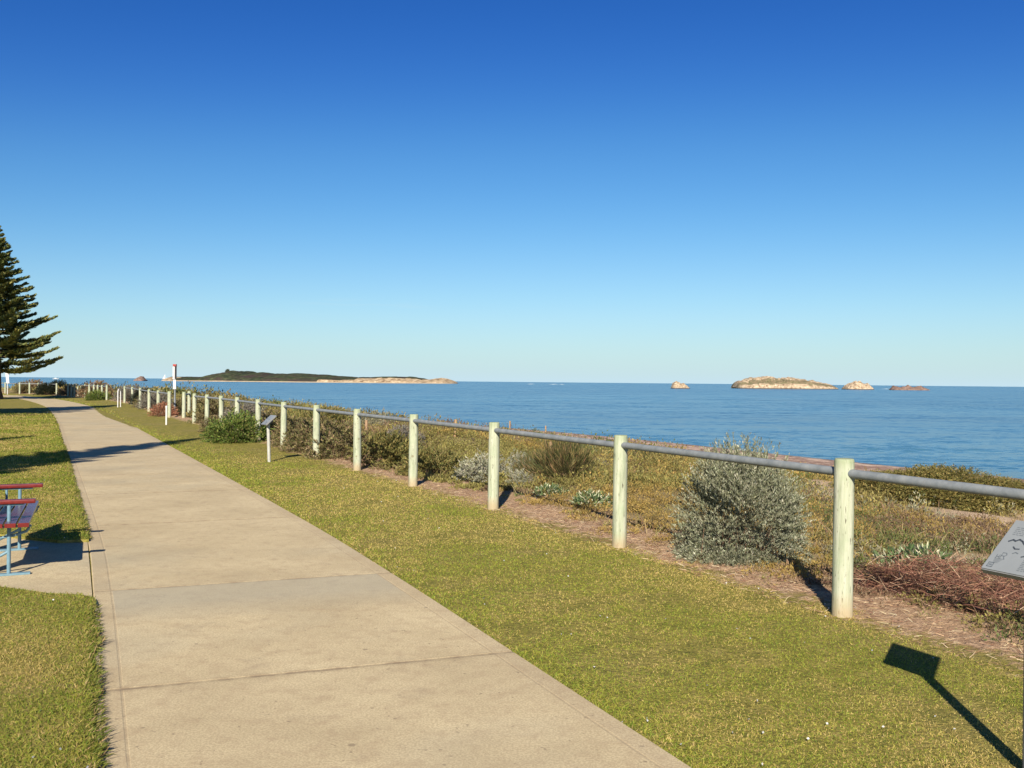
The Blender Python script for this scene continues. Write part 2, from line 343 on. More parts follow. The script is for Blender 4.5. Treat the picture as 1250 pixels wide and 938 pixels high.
# ------------------------------------------------------------------ footpath
PC = [(10.3, -20), (5.8, -10), (1.27, 0), (-.46, 3.8), (-2.15, 7.5), (-3.85, 11), (-9.40, 22), (-16.0, 35), (-23.9, 50), (-32, 63.5), (-38.5, 73), (-43.5, 78.5), (-52, 82.5), (-64, 85), (-90, 88)]
def catmull(P, n=12):
    out = []
    P = [np.array(p, float) for p in P]; P = [2*P[0]-P[1]]+P+[2*P[-1]-P[-2]]
    for i in range(1, len(P)-2):
        for k in range(n):
            t = k/n; a, b, c, d = P[i-1:i+3]
            out.append(.5*((2*b)+(-a+c)*t+(2*a-5*b+4*c-d)*t*t+(-a+3*b-3*c+d)*t**3))
    out.append(P[-2]); return np.array(out)
PCs = catmull(PC, 14)
seg = np.r_[0, np.cumsum(np.hypot(*np.diff(PCs, axis=0).T))]
def pc(s):
    x = np.interp(s, seg, PCs[:, 0]); y = np.interp(s, seg, PCs[:, 1]); e = .4
    dx = np.interp(s+e, seg, PCs[:, 0])-np.interp(s-e, seg, PCs[:, 0]); dy = np.interp(s+e, seg, PCs[:, 1])-np.interp(s-e, seg, PCs[:, 1]); l = np.hypot(dx, dy)
    return x, y, dy/l, -dx/l      # centre and right-hand normal
def s_at_y(y): return float(np.interp(y, PCs[:, 1], seg))
HW = 1.115
def proj_path(x, y):
    """signed offset from centreline, right positive"""
    x = np.asarray(x, float); y = np.asarray(y, float); P = PCs[::3]; best = np.full(x.shape, 1e9); sg = np.zeros(x.shape)
    for i in range(len(P)-1):
        ax, ay = P[i]; bx, by = P[i+1]; dx, dy = bx-ax, by-ay
        k = np.clip(((x-ax)*dx+(y-ay)*dy)/(dx*dx+dy*dy), 0, 1); ex, ey = x-(ax+k*dx), y-(ay+k*dy); d = np.hypot(ex, ey)
        s = np.where(dx*(y-ay)-dy*(x-ax) < 0, 1.0, -1.0); m = d < best; best = np.where(m, d, best); sg = np.where(m, s, sg)
    return best*sg
# joints: measured where they cross the centreline
jy = [at(314, 820).y, at(304, 712).y, at(228, 637.5).y, at(205, 602).y]
js = [s_at_y(y) for y in jy]; s = js[0]
js = [js[0]-2.6*k for k in range(1, 9)]+js+[js[-1]+2.75*k for k in range(1, 40)]
js = sorted(x for x in js if 0 < x < seg[-1]-1)
us, ug = [], []
for u, g_ in ((-HW-.02, 0), (-HW, 0), (-HW+.105, 0), (-HW+.110, 1), (-HW+.118, 1), (-HW+.123, 0), (-.5, 0), (0, 0), (.5, 0), (HW-.123, 0), (HW-.118, 1), (HW-.110, 1), (HW-.105, 0), (HW, 0), (HW+.02, 0)):
    us.append(u); ug.append(g_)
vs_ = []
grid = set(np.round(np.arange(0, seg[-1], .6), 3))
for j in js:
    grid = {v for v in grid if abs(v-j) > .08}
lst = [(v, 0) for v in grid]+[(j+o, g_) for j in js for o, g_ in ((-.06, 0), (-.022, .42), (-.013, 1), (.013, 1), (.022, .42), (.05, 0))]
lst.sort()
V = []; A1 = []; A2 = []; A3 = []; A4 = []
for v, gv in lst:
    sl_ = random.Random(int(np.searchsorted(js, v))*7+3).random()
    for k, u in enumerate(us):
        A4.append(sl_)
        vv_ = v+u*math.tan(R(-4.5)); x, y, nx_, ny_ = pc(vv_)
        zz = .012-.0022*max(1.0 if gv == 1 else 0, ug[k]*.6) - (.03 if k in (0, len(us)-1) else 0)
        V.append((x+nx_*u, y+ny_*u, zz)); A1.append(max(gv*1.0, ug[k]*.28)); A2.append(1.0 if abs(u) > HW-.12 else 0.0)
        A3.append(1.0 if (js and 0 < (s_at_y(jy[1])-v) < .62 and abs(u) < HW-.12) else 0.0)
nu = len(us); I = np.arange(len(V)).reshape(-1, nu)
Q = np.stack([I[:-1, :-1].ravel(), I[:-1, 1:].ravel(), I[1:, 1:].ravel(), I[1:, :-1].ravel()], 1)
tag(link('footpath', npmesh('footpath', V, Q, attrs={'joint': A1, 'band': A2, 'repair': A3, 'slab': A4}), M_conc, smooth=False), kind='structure')

# left turf, a step above the path, with the bench pad cut between its two halves
def edge_pt(y, off):
    x, yy, a, b = pc(s_at_y(y)); return (float(x-a*(HW+off)), float(yy-b*(HW+off)))
near_edge = [edge_pt(y, .012+.02*math.sin(y*7)+.015*math.sin(y*17)) for y in np.arange(-12, 6.85, .15)]
e1 = near_edge[-1]
near_poly = near_edge+[(e1[0]-.04, e1[1]+.16), (e1[0]-.12, e1[1]+.30), (e1[0]-.26, e1[1]+.40), (e1[0]-.5, e1[1]+.43), (-5.0, 7.42), (-7.5, 7.35), (-9, 7.2), (-22, -2), (-22, -12)]
far_edge = [edge_pt(y, .012+.02*math.sin(y*7)+.012*math.sin(y*19)) for y in np.arange(9.45, 40, .2)]
f0 = far_edge[0]
far_poly = [(-22, 6.5), (-9, 9.15), (-7.5, 9.28), (-5.5, 9.38), (f0[0]-.25, f0[1]-.08)]+far_edge+[(-24, 40), (-34, 30)]
TURF = .035
def turf(name, P):
    mb = MB(); mb.prism([(x, y, -.02) for x, y in P], TURF+.02); return tag(mb.build(name, M_lawn), kind='structure')
turf('lawn_verge', near_poly); turf('lawn_verge', far_poly)
def inpoly(x, y, P):
    r = np.zeros(np.shape(x), bool); n = len(P)
    for i in range(n):
        x1, y1 = P[i]; x2, y2 = P[(i+1) % n]
        c_ = ((y1 > y) != (y2 > y)) & (x < (x2-x1)*(y-y1)/(y2-y1+1e-12)+x1); r ^= c_
    return r
mb = MB(); x0, y0 = edge_pt(6.7, 0), edge_pt(9.6, 0)
padp = [(x0[0]-.012, x0[1], .0), (x0[0]-.5, x0[1]+.1, 0), (-9.2, 7.0, 0), (-9.2, 9.5, 0), (y0[0]-.012, y0[1], .0)]
mb.prism([(a, b, -.03) for a, b, c_ in padp], .038); o = tag(mb.build('bench_pad', M_conc), kind='structure')

# ------------------------------------------------------------------ plants: vectorised blades and leaves
def unit(v): return v/np.maximum(np.linalg.norm(v, axis=1, keepdims=True), 1e-9)
def blades(P, D, Ln, Wd, bend, col, tipcol=None, seed=0):
    n = len(P); rs = np.random.RandomState(seed); rv = rs.normal(size=(n, 3)); rv[:, 2] *= .3
    Sd = unit(np.cross(D, rv)); Ln = Ln[:, None]; Wd = Wd[:, None]
    B = unit(np.cross(Sd, D))*bend[:, None]; B[:, 2] -= np.abs(bend)*.4
    m = P+D*Ln*.55+B*Ln*.25; tp = P+D*Ln*.95+B*Ln
    V = np.stack([P-Sd*Wd*.5, P+Sd*Wd*.5, m+Sd*Wd*.42, m-Sd*Wd*.42, tp], 1).reshape(-1, 3)
    b = np.arange(n)[:, None]*5; Tt = np.concatenate([b+[0, 1, 2], b+[0, 2, 3], b+[3, 2, 4]], 0)
    C = np.repeat(col[:, None, :], 5, 1)
    if tipcol is not None: C[:, 4] = tipcol; C[:, 2:4] = (C[:, 2:4]+tipcol[:, None])/2
    return V, Tt, C.reshape(-1, 3)
def leaves(P, D, Ln, Wd, col, seed=0):
    n = len(P); rs = np.random.RandomState(seed); Sd = unit(np.cross(D, rs.normal(size=(n, 3)))); up_ = np.cross(Sd, D)
    Ln = Ln[:, None]; Wd = Wd[:, None]
    V = np.stack([P, P+D*Ln*.5+Sd*Wd*.5+up_*Wd*.12, P+D*Ln, P+D*Ln*.5-Sd*Wd*.5+up_*Wd*.12], 1).reshape(-1, 3)
    b = np.arange(n)[:, None]*4; Tt = np.concatenate([b+[0, 1, 2], b+[0, 2, 3]], 0)
    return V, Tt, np.repeat(col, 4, 0)
def merge(parts):
    V, T_, C = [], [], []; o = 0
    for v, t, c in parts: V.append(v); T_.append(t+o); C.append(c); o += len(v)
    return np.concatenate(V), np.concatenate(T_), np.concatenate(C)
def frustum_pts(rs, d0, d1, dens, margin=1.18, alpha=1.0, dref=5):
    """random ground points within the (widened) view, density dens*(dref/d)^alpha per m2"""
    out = []
    d = d0
    while d < d1:
        dd = max(.5, d*.06); w = .553*margin*(d+dd)+.6; n = int(2*w*dd*dens*(dref/d)**alpha)
        out.append(np.stack([rs.uniform(-w, w, n), rs.uniform(d, d+dd, n)], 1)); d += dd
    return np.concatenate(out)
def pal(rs, n, cols, probs, var=.2):
    c = np.array(cols)[rs.choice(len(cols), n, p=np.array(probs)/sum(probs))]; return np.clip(c*(1+rs.uniform(-var, var, (n, 1)))*(1+rs.uniform(-.06, .06, (n, 3))), .003, .95)
# ---- lawn blades
rs = np.random.RandomState(3)
P = np.concatenate([frustum_pts(rs, 1.0, 3.0, 4200, 2.2, 0, 3), frustum_pts(rs, 3.0, 7.0, 13500, 1.45, 1.6, 4), frustum_pts(rs, 7.0, 30, 13500, 1.12, 1.6, 4), frustum_pts(rs, 30, 88, 260, 1.1, 1.7, 30)])
off = proj_path(P[:, 0], P[:, 1]); t = tdist(P[:, 0], P[:, 1]); e = (vn(P[:, 0], P[:, 1], .25, 8)-.5)*.6+(vn(P[:, 0], P[:, 1], .8, 4)-.5)*.5
left = inpoly(P[:, 0], P[:, 1], near_poly) | inpoly(P[:, 0], P[:, 1], far_poly)
right = (off > HW+.0) & (t < .09+e*.8)
keep = left | right; P = P[keep]; lf = left[keep]; off = off[keep]; t = t[keep]; n = len(P)
z = np.where(lf, TURF, 0.0); d = P[:, 1]
pat = fbm(P[:, 0], P[:, 1], 1.5, 21, 4); patL = fbm(P[:, 0], P[:, 1], .45, 33, 3)
dry = np.clip((pat-.46)*7, 0, 1)*.55+np.clip((patL-.52)*6, 0, 1)*.45+np.clip(1-(-t)/.5, 0, 1)*.45*(~lf)
bare = (rs.rand(n) < np.clip((patL-.62)*5, 0, .7)) & (~lf)
lush = np.clip(1-np.abs(np.abs(off)-HW)/.35, 0, 1)
isdry = rs.rand(n) < np.clip(dry*(1-lush*.6), 0, .9)+.025
gcol = pal(rs, n, [(.21, .27, .035), (.29, .315, .048), (.36, .345, .062), (.145, .205, .03)], [3, 4, 3, 1.6], .16)
dcol = pal(rs, n, [(.55, .41, .17), (.49, .39, .13), (.43, .36, .10)], [2, 3, 3], .2)
col = np.where(isdry[:, None], dcol, gcol)*np.where(lf, .84, 1.0)[:, None]
size = (1+np.clip((d-5)/7, 0, 9))
Ln = rs.uniform(.010, .023, n)*(1+.5*lush+.35*lf)*(1+np.clip((d-5)/20, 0, 2.0)); Wd = rs.uniform(.0024, .0042, n)*size
D = rs.normal(size=(n, 3))*np.array([.75, .75, .2]); D[:, 2] = np.abs(D[:, 2])+.62; 
# hang over the kerb edge on the path side
D = unit(D); bend = rs.uniform(-.5, .5, n)
ok = ~bare
V, Tt, C = blades(np.stack([P[:, 0], P[:, 1], z-.003], 1)[ok], D[ok], Ln[ok], Wd[ok], bend[ok], col[ok], col[ok]*1.1)
parts = [(V, Tt, C)]
# ragged runners and longer blades along the left edge of the path
n = 5200; yy = rs.uniform(3.0, 22, n)**1.0; yy = 3+19*rs.rand(n)**1.7; okk = (yy < 6.8) | (yy > 9.5); yy = yy[okk]; n = len(yy)
E = np.array([edge_pt(y, 0) for y in yy]); out = rs.uniform(-.06, .02, n); nrm = np.array([pc(s_at_y(y))[2:] for y in yy]).reshape(-1, 2)
Pp = np.stack([E[:, 0]+nrm[:, 0]*out, E[:, 1]+nrm[:, 1]*out, np.full(n, TURF)-np.clip(out+.0, 0, 1)], 1)
cl = vn(yy, yy*0, .3, 3)
D = unit(np.stack([nrm[:, 0]*rs.uniform(0, 1.3, n), nrm[:, 1]*rs.uniform(0, 1.3, n)+rs.normal(size=n)*.5, rs.uniform(.0, .9, n)], 1))
parts.append(blades(Pp, D, rs.uniform(.02, .055, n)*(.5+cl), rs.uniform(.003, .0055, n)*(1+yy/20), rs.uniform(-.4, .4, n), pal(rs, n, [(.15, .18, .03), (.24, .22, .06), (.36, .25, .12)], [4, 2, 1])))
fk = rs.choice(len(P), 260, replace=False); fk = fk[P[fk, 1] < 16]; nf = len(fk)
parts.append(leaves(np.stack([P[fk, 0], P[fk, 1], z[fk]+.02], 1), unit(rs.normal(size=(nf, 3))*np.array([1, 1, .3])), np.full(nf, .014), np.full(nf, .012), np.full((nf, 3), .7)))
V, Tt, C = merge(parts)
tag(link('lawn_grass', npmesh('lawn_grass', V, Tt, C), M_grass), kind='stuff')

# ---- dune scrub
def clumps(rs, cx, cy, cz, r, h, nl, ll, lw, ccol, spread=.5, upb=.5, lw_var=.3, shell=.45, seed=0):
    """leaf clumps: arrays per clump; nl leaves each"""
    k = np.repeat(np.arange(len(cx)), nl); n = len(k)
    q = unit(rs.normal(size=(n, 3))); q[:, 2] = np.abs(q[:, 2]); rad = rs.uniform(shell, 1, n)[:, None]; q2 = q*rad
    lump = 1+.25*np.sin(q[:, 0]*5+k)*np.cos(q[:, 1]*5+k*1.3)
    P = np.stack([cx[k]+q2[:, 0]*r[k]*lump, cy[k]+q2[:, 1]*r[k]*lump, cz[k]+q2[:, 2]*h[k]*lump-.01], 1)
    D = unit(q+rs.normal(size=(n, 3))*spread+np.array([0, 0, upb])); 
    col = np.clip(ccol[k]*(1+rs.uniform(-.28, .28, (n, 1)))*(1+rs.uniform(-.06, .06, (n, 3))), .003, .9)
    return leaves(P, D, ll[k]*rs.uniform(.7, 1.3, n), lw[k]*rs.uniform(.7, 1.3, n), col, seed)
TYPES = np.array([(.30, .25, .085), (.25, .225, .07), (.33, .235, .07), (.17, .15, .055), (.12, .15, .045), (.21, .14, .085), (.27, .255, .165)])
rs = np.random.RandomState(8); parts = []
for (d0, d1, dens, al, rr, hh, nl, ll, lw) in ((5.0, 13, 44, .4, (.08, .20), (.07, .22), 80, .030, .011), (13, 28, 20, .5, (.14, .34), (.12, .34), 66, .052, .021), (28, 60, 5.5, .7, (.25, .65), (.16, .42), 64, .10, .040), (60, 125, 1.2, .6, (.5, 1.2), (.3, .7), 60, .22, .09)):
    P = frustum_pts(rs, d0, d1, dens, 1.22, al, d0); t = tdist(P[:, 0], P[:, 1]); s_ = sandm(P[:, 0], P[:, 1])
    cov = fbm(P[:, 0], P[:, 1], 2.2, 13, 3)
    keep = (t > .40+.55*(vn(P[:, 0], P[:, 1], .6, 1)-.5)) & (t < 17.8+3.2*(vn(P[:, 0], P[:, 1], 3, 6)-.5)) & (rs.rand(len(P)) > s_*1.2) & (cov < .68+.16*rs.rand(len(P))+.25*(t < 4.5))
    keep &= (rs.rand(len(P)) < np.clip((t-.2)/.6, 0, 1)) & (t > rr[1]*1.15)
    P = P[keep]; t = t[keep]; n = len(P); z = height(P[:, 0], P[:, 1], t)
    w = np.stack([fbm(P[:, 0], P[:, 1], 3.5, 40+5*i, 3)+rs.uniform(-.10, .10, n) for i in range(len(TYPES))], 1)+np.array([.10, .08, .03, .03, -.0, .02, -.09])
    ty = w.argmax(1); c_ = TYPES[ty]*rs.uniform(.62, 1.2, (n, 1))
    edge = np.clip((t-.2)/1.2, .35, 1)
    lump = .45+1.15*vn(P[:, 0], P[:, 1], 1.9, 17)**1.3*np.clip((21-t)/8, .5, 1)
    parts.append(clumps(rs, P[:, 0], P[:, 1], z, rs.uniform(*rr, n)*lump, rs.uniform(*hh, n)*edge*lump, nl, np.full(n, ll), np.full(n, lw), c_, .55, .45))
# low tufts straying onto the bare strip
P = frustum_pts(rs, 4, 24, 30, 1.2, .8, 5); t = tdist(P[:, 0], P[:, 1]); keep = (t > .12) & (t < .75) & (vn(P[:, 0], P[:, 1], .5, 61) > .5); P = P[keep]; n = len(P); z = height(P[:, 0], P[:, 1])
parts.append(clumps(rs, P[:, 0], P[:, 1], z, rs.uniform(.04, .12, n), rs.uniform(.02, .07, n), 34, np.full(n, .024), np.full(n, .006), np.array([(.26, .20, .08), (.20, .21, .06), (.32, .24, .13)])[rs.randint(0, 3, n)], .6, .4))
# dry grass stalks through the scrub
P = frustum_pts(rs, 5, 34, 260, 1.2, 1.5, 5); t = tdist(P[:, 0], P[:, 1]); s_ = sandm(P[:, 0], P[:, 1]); keep = (t > .5) & (t < 26) & (rs.rand(len(P)) > s_) & (fbm(P[:, 0], P[:, 1], 1.2, 51, 2) > .42); P = P[keep]; n = len(P); z = height(P[:, 0], P[:, 1])
D = unit(np.stack([rs.normal(size=n)*.4, rs.normal(size=n)*.4, np.ones(n)], 1)); dd = P[:, 1]
parts.append(blades(np.stack([P[:, 0], P[:, 1], z], 1), D, rs.uniform(.10, .28, n), rs.uniform(.0025, .0045, n)*(1+dd/9), rs.uniform(-.6, .6, n), pal(rs, n, [(.36, .29, .14), (.22, .20, .07), (.28, .18, .11)], [3, 3, 2])))
V, Tt, C = merge(parts); tag(link('dune_scrub', npmesh('dune_scrub', V, Tt, C), M_leaf), kind='stuff')
# litter on the bare strip below the fence, and the heap of dry brush at the right
n = 15000; k = rs.rand(n); seg_i = rs.choice(np.arange(2, 11), n, p=np.array([3, 3, 3, 2, 1.5, 1, .8, .7, .6])/15.6); A = FLa[seg_i]; B = FLa[seg_i+1]; P = A+(B-A)*k[:, None]; dr = unit(B-A); nr = np.stack([dr[:, 1], -dr[:, 0]], 1); P = P+nr*rs.uniform(-.12, 1.1, n)[:, None]
P = P[(P[:, 1] > 3.2)]; n = len(P); D = unit(np.stack([rs.normal(size=n), rs.normal(size=n), rs.uniform(0, .35, n)], 1)); z = height(P[:, 0], P[:, 1])
parts = [blades(np.stack([P[:, 0], P[:, 1], z+.003], 1), D, rs.uniform(.02, .09, n), rs.uniform(.0016, .004, n), rs.uniform(-.5, .5, n), pal(rs, n, [(.42, .30, .18), (.22, .12, .08), (.52, .42, .28), (.16, .10, .07)], [3, 3, 2, 2]))]
V, Tt, C = merge(parts); tag(link('ground_litter', npmesh('ground_litter', V, Tt, C), M_twig), kind='stuff')
n = 18000; a0 = np.array([2.35, 7.1]); a1 = np.array([4.9, 4.0]); k = rs.rand(n)
P = a0+(a1-a0)*k[:, None]; nr = np.array([.89, .45]); w = rs.beta(2, 2, n)*.85+.20; P = P+nr*w[:, None]+rs.normal(size=(n, 2))*.08
z = height(P[:, 0], P[:, 1])+rs.rand(n)**1.3*.20*(.4+1.1*vn(P[:, 0], P[:, 1], .45, 71))*np.clip(1.3-np.abs(w-.62)*1.8, .1, 1)
D = unit(np.stack([rs.normal(size=n), rs.normal(size=n), rs.normal(size=n)*.45+.25], 1))
V, Tt, C = blades(np.stack([P[:, 0], P[:, 1], z], 1), D, rs.uniform(.05, .20, n), rs.uniform(.0025, .005, n), rs.uniform(-1.8, 1.8, n)*.1, pal(rs, n, [(.18, .085, .06), (.28, .15, .10), (.10, .05, .04), (.42, .30, .20)], [4, 3, 3, 1.2], .25))
tag(link('dry_brush', npmesh('dry_brush', V, Tt, C), M_twig), kind='stuff')

# ------------------------------------------------------------------ individual shrubs
def shrub_mesh(name, rs, r, h, stems, lps, ll, lw, cols, probs, flat=.0, tilt=1.0, outer=.25, stemcol=None, up=.35, tipw=1.0, clus=0):
    """stems radiate from the base and carry leaves; returns foliage and stem meshes, origin at the base"""
    th = rs.uniform(0, 2*math.pi, stems); ph = np.arccos(rs.uniform(flat, 1, stems)); q = np.stack([np.sin(ph)*np.cos(th), np.sin(ph)*np.sin(th), np.cos(ph)], 1)
    irr = 1+.10*np.sin(th*3+1)*np.sin(ph)+.08*np.sin(th*7+ph*5)*np.sin(ph)+rs.uniform(-.12, .05, stems)
    if clus:
        kc = rs.randint(0, clus, stems); cth = rs.uniform(0, 2*math.pi, clus); cph = np.arccos(rs.uniform(flat, 1, clus)); cq = np.stack([np.sin(cph)*np.cos(cth), np.sin(cph)*np.sin(cth), np.cos(cph)], 1)
        q = unit(cq[kc]+rs.normal(size=(stems, 3))*.20); cl_l = rs.uniform(.84, 1.07, clus)[kc]; cl_c = rs.uniform(.72, 1.25, clus)[kc]
        irr = cl_l*rs.uniform(.90, 1.05, stems)
    else: cl_c = np.ones(stems)
    bs_ = .34 if clus else .22
    start = np.stack([rs.normal(size=stems)*r*bs_, rs.normal(size=stems)*r*bs_, rs.uniform(0, .18, stems)*h], 1)
    qe = q.copy(); qe[:, 2] = np.sign(q[:, 2])*np.abs(q[:, 2])**(.74 if clus > 100 else 1); end = qe*np.array([r, r, h])*irr[:, None]; end[:, 2] = np.maximum(end[:, 2], .02)
    k = np.repeat(np.arange(stems), lps); n = len(k); f = outer+(1-outer)*rs.rand(n)**.65
    base = start[k]+(end-start)[k]*f[:, None]; base[:, 2] += np.sin(f*math.pi)*.06*h
    ax = unit((end-start)+np.array([0, 0, up])*h)[k]
    D = unit(ax+unit(rs.normal(size=(n, 3)))*.62*tilt); c = pal(rs, n, cols, probs, .22)*cl_c[k][:, None]
    V, Tt, C = leaves(base, D, ll*rs.uniform(.6, 1.25, n), lw*rs.uniform(.7, 1.2, n)*tipw, c)
    fm = npmesh(name, V, Tt, C)
    ns = min(stems, 90); idx = np.arange(ns); D2 = unit(end[idx]-start[idx]); Lg = np.linalg.norm(end[idx]-start[idx], axis=1)*.85
    b0 = start[idx].copy(); b0[:, 2] = 0; sc = np.array(stemcol or (.14, .09, .06))
    V2, T2, C2 = blades(b0, unit(end[idx]*.9-b0), Lg, np.full(ns, .012*max(r, .4)), rs.uniform(-.1, .1, ns), np.repeat(sc[None], ns, 0))
    sm_ = npmesh('stem', V2, T2, C2); return fm, sm_
def shrub(name, label, pos, args, mat=M_leaf, cat='shrub', group=None, rz=0, sc=1):
    key = id(args)
    o = empty(name, (pos[0], pos[1], h1(pos[0], pos[1])-.02), rz, label=label, cat=cat, group=group); o.scale = (sc,)*3 if isinstance(sc, (int, float)) else sc
    if key not in _cache:
        fm, sm_ = shrub_mesh('foliage', np.random.RandomState(len(_cache)+50), **args); fm.materials.append(mat); sm_.materials.append(M_twig); _cache[key] = (fm, sm_)
    fm, sm_ = _cache[key]
    a = bpy.data.objects.new('foliage', fm); COL.objects.link(a); a.parent = o; b = bpy.data.objects.new('stem', sm_); COL.objects.link(b); b.parent = o
    return o
_cache = {}
SIL = [(.27, .275, .19), (.19, .20, .125), (.12, .13, .075), (.40, .40, .30)]
A_big = dict(r=.60, h=1.03, stems=2600, lps=30, ll=.030, lw=.0075, cols=SIL, probs=[3, 4, 3, 1], flat=-.30, outer=.52, tilt=.95, clus=150, up=.5)
A_sil = dict(r=.42, h=.46, stems=420, lps=26, ll=.036, lw=.010, cols=[(.37, .36, .28), (.27, .27, .19), (.18, .19, .11)], probs=[4, 3, 2], outer=.4, clus=22, flat=-.25)
A_rush = dict(r=.50, h=.62, stems=520, lps=7, ll=.16, lw=.009, cols=[(.10, .105, .035), (.22, .17, .07), (.07, .075, .03), (.30, .19, .10)], probs=[3, 2, 3, 1], outer=.2, tilt=.3)
A_green = dict(r=.95, h=.78, stems=620, lps=22, ll=.070, lw=.026, cols=[(.12, .19, .035), (.19, .23, .05), (.07, .11, .03), (.24, .22, .08)], probs=[3, 3, 2, 1.5], outer=.4, clus=48, flat=-.2)
A_brown = dict(r=.82, h=.80, stems=460, lps=20, ll=.075, lw=.022, cols=[(.22, .155, .09), (.28, .215, .115), (.11, .09, .045), (.20, .19, .07), (.13, .14, .05)], probs=[3, 3, 3, 4, 2], outer=.3, clus=30, flat=-.2)
A_olive = dict(r=.80, h=.62, stems=420, lps=22, ll=.065, lw=.022, cols=[(.19, .18, .055), (.25, .20, .07), (.10, .11, .035)], probs=[3, 3, 2], outer=.35, clus=30, flat=-.2)
A_mound = dict(r=.80, h=.62, stems=2600, lps=20, ll=.030, lw=.011, cols=[(.20, .18, .055), (.27, .21, .07), (.11, .115, .035)], probs=[3, 3, 2], outer=.55, up=.2, tilt=1.3, clus=40)
A_grey = dict(r=.85, h=.85, stems=420, lps=20, ll=.075, lw=.022, cols=[(.24, .23, .19), (.16, .15, .12), (.30, .25, .20)], probs=[3, 3, 2], outer=.35)
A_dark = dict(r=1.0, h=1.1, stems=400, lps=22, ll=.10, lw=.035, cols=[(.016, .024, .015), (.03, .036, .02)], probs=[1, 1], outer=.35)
A_tan = dict(r=1.0, h=1.0, stems=360, lps=22, ll=.11, lw=.035, cols=[(.34, .23, .13), (.26, .17, .11), (.20, .17, .08)], probs=[3, 3, 2], outer=.35)
A_red = dict(r=.8, h=.8, stems=320, lps=20, ll=.07, lw=.025, cols=[(.36, .15, .09), (.42, .22, .13), (.20, .10, .06)], probs=[3, 2, 2], outer=.35)
A_succ = dict(r=.26, h=.17, stems=150, lps=6, ll=.060, lw=.015, cols=[(.12, .19, .07), (.62, .60, .42), (.20, .26, .13), (.05, .09, .035)], probs=[4, 2.2, 3, 3], outer=.3)
p = at(905, 690); 
shrub('silver_shrub', 'large round silver-grey leafy shrub rising above the rail between the two nearest posts', (p.x+.10, p.y+.42), A_big, M_silver, sc=(1.04, .95, 1.06))
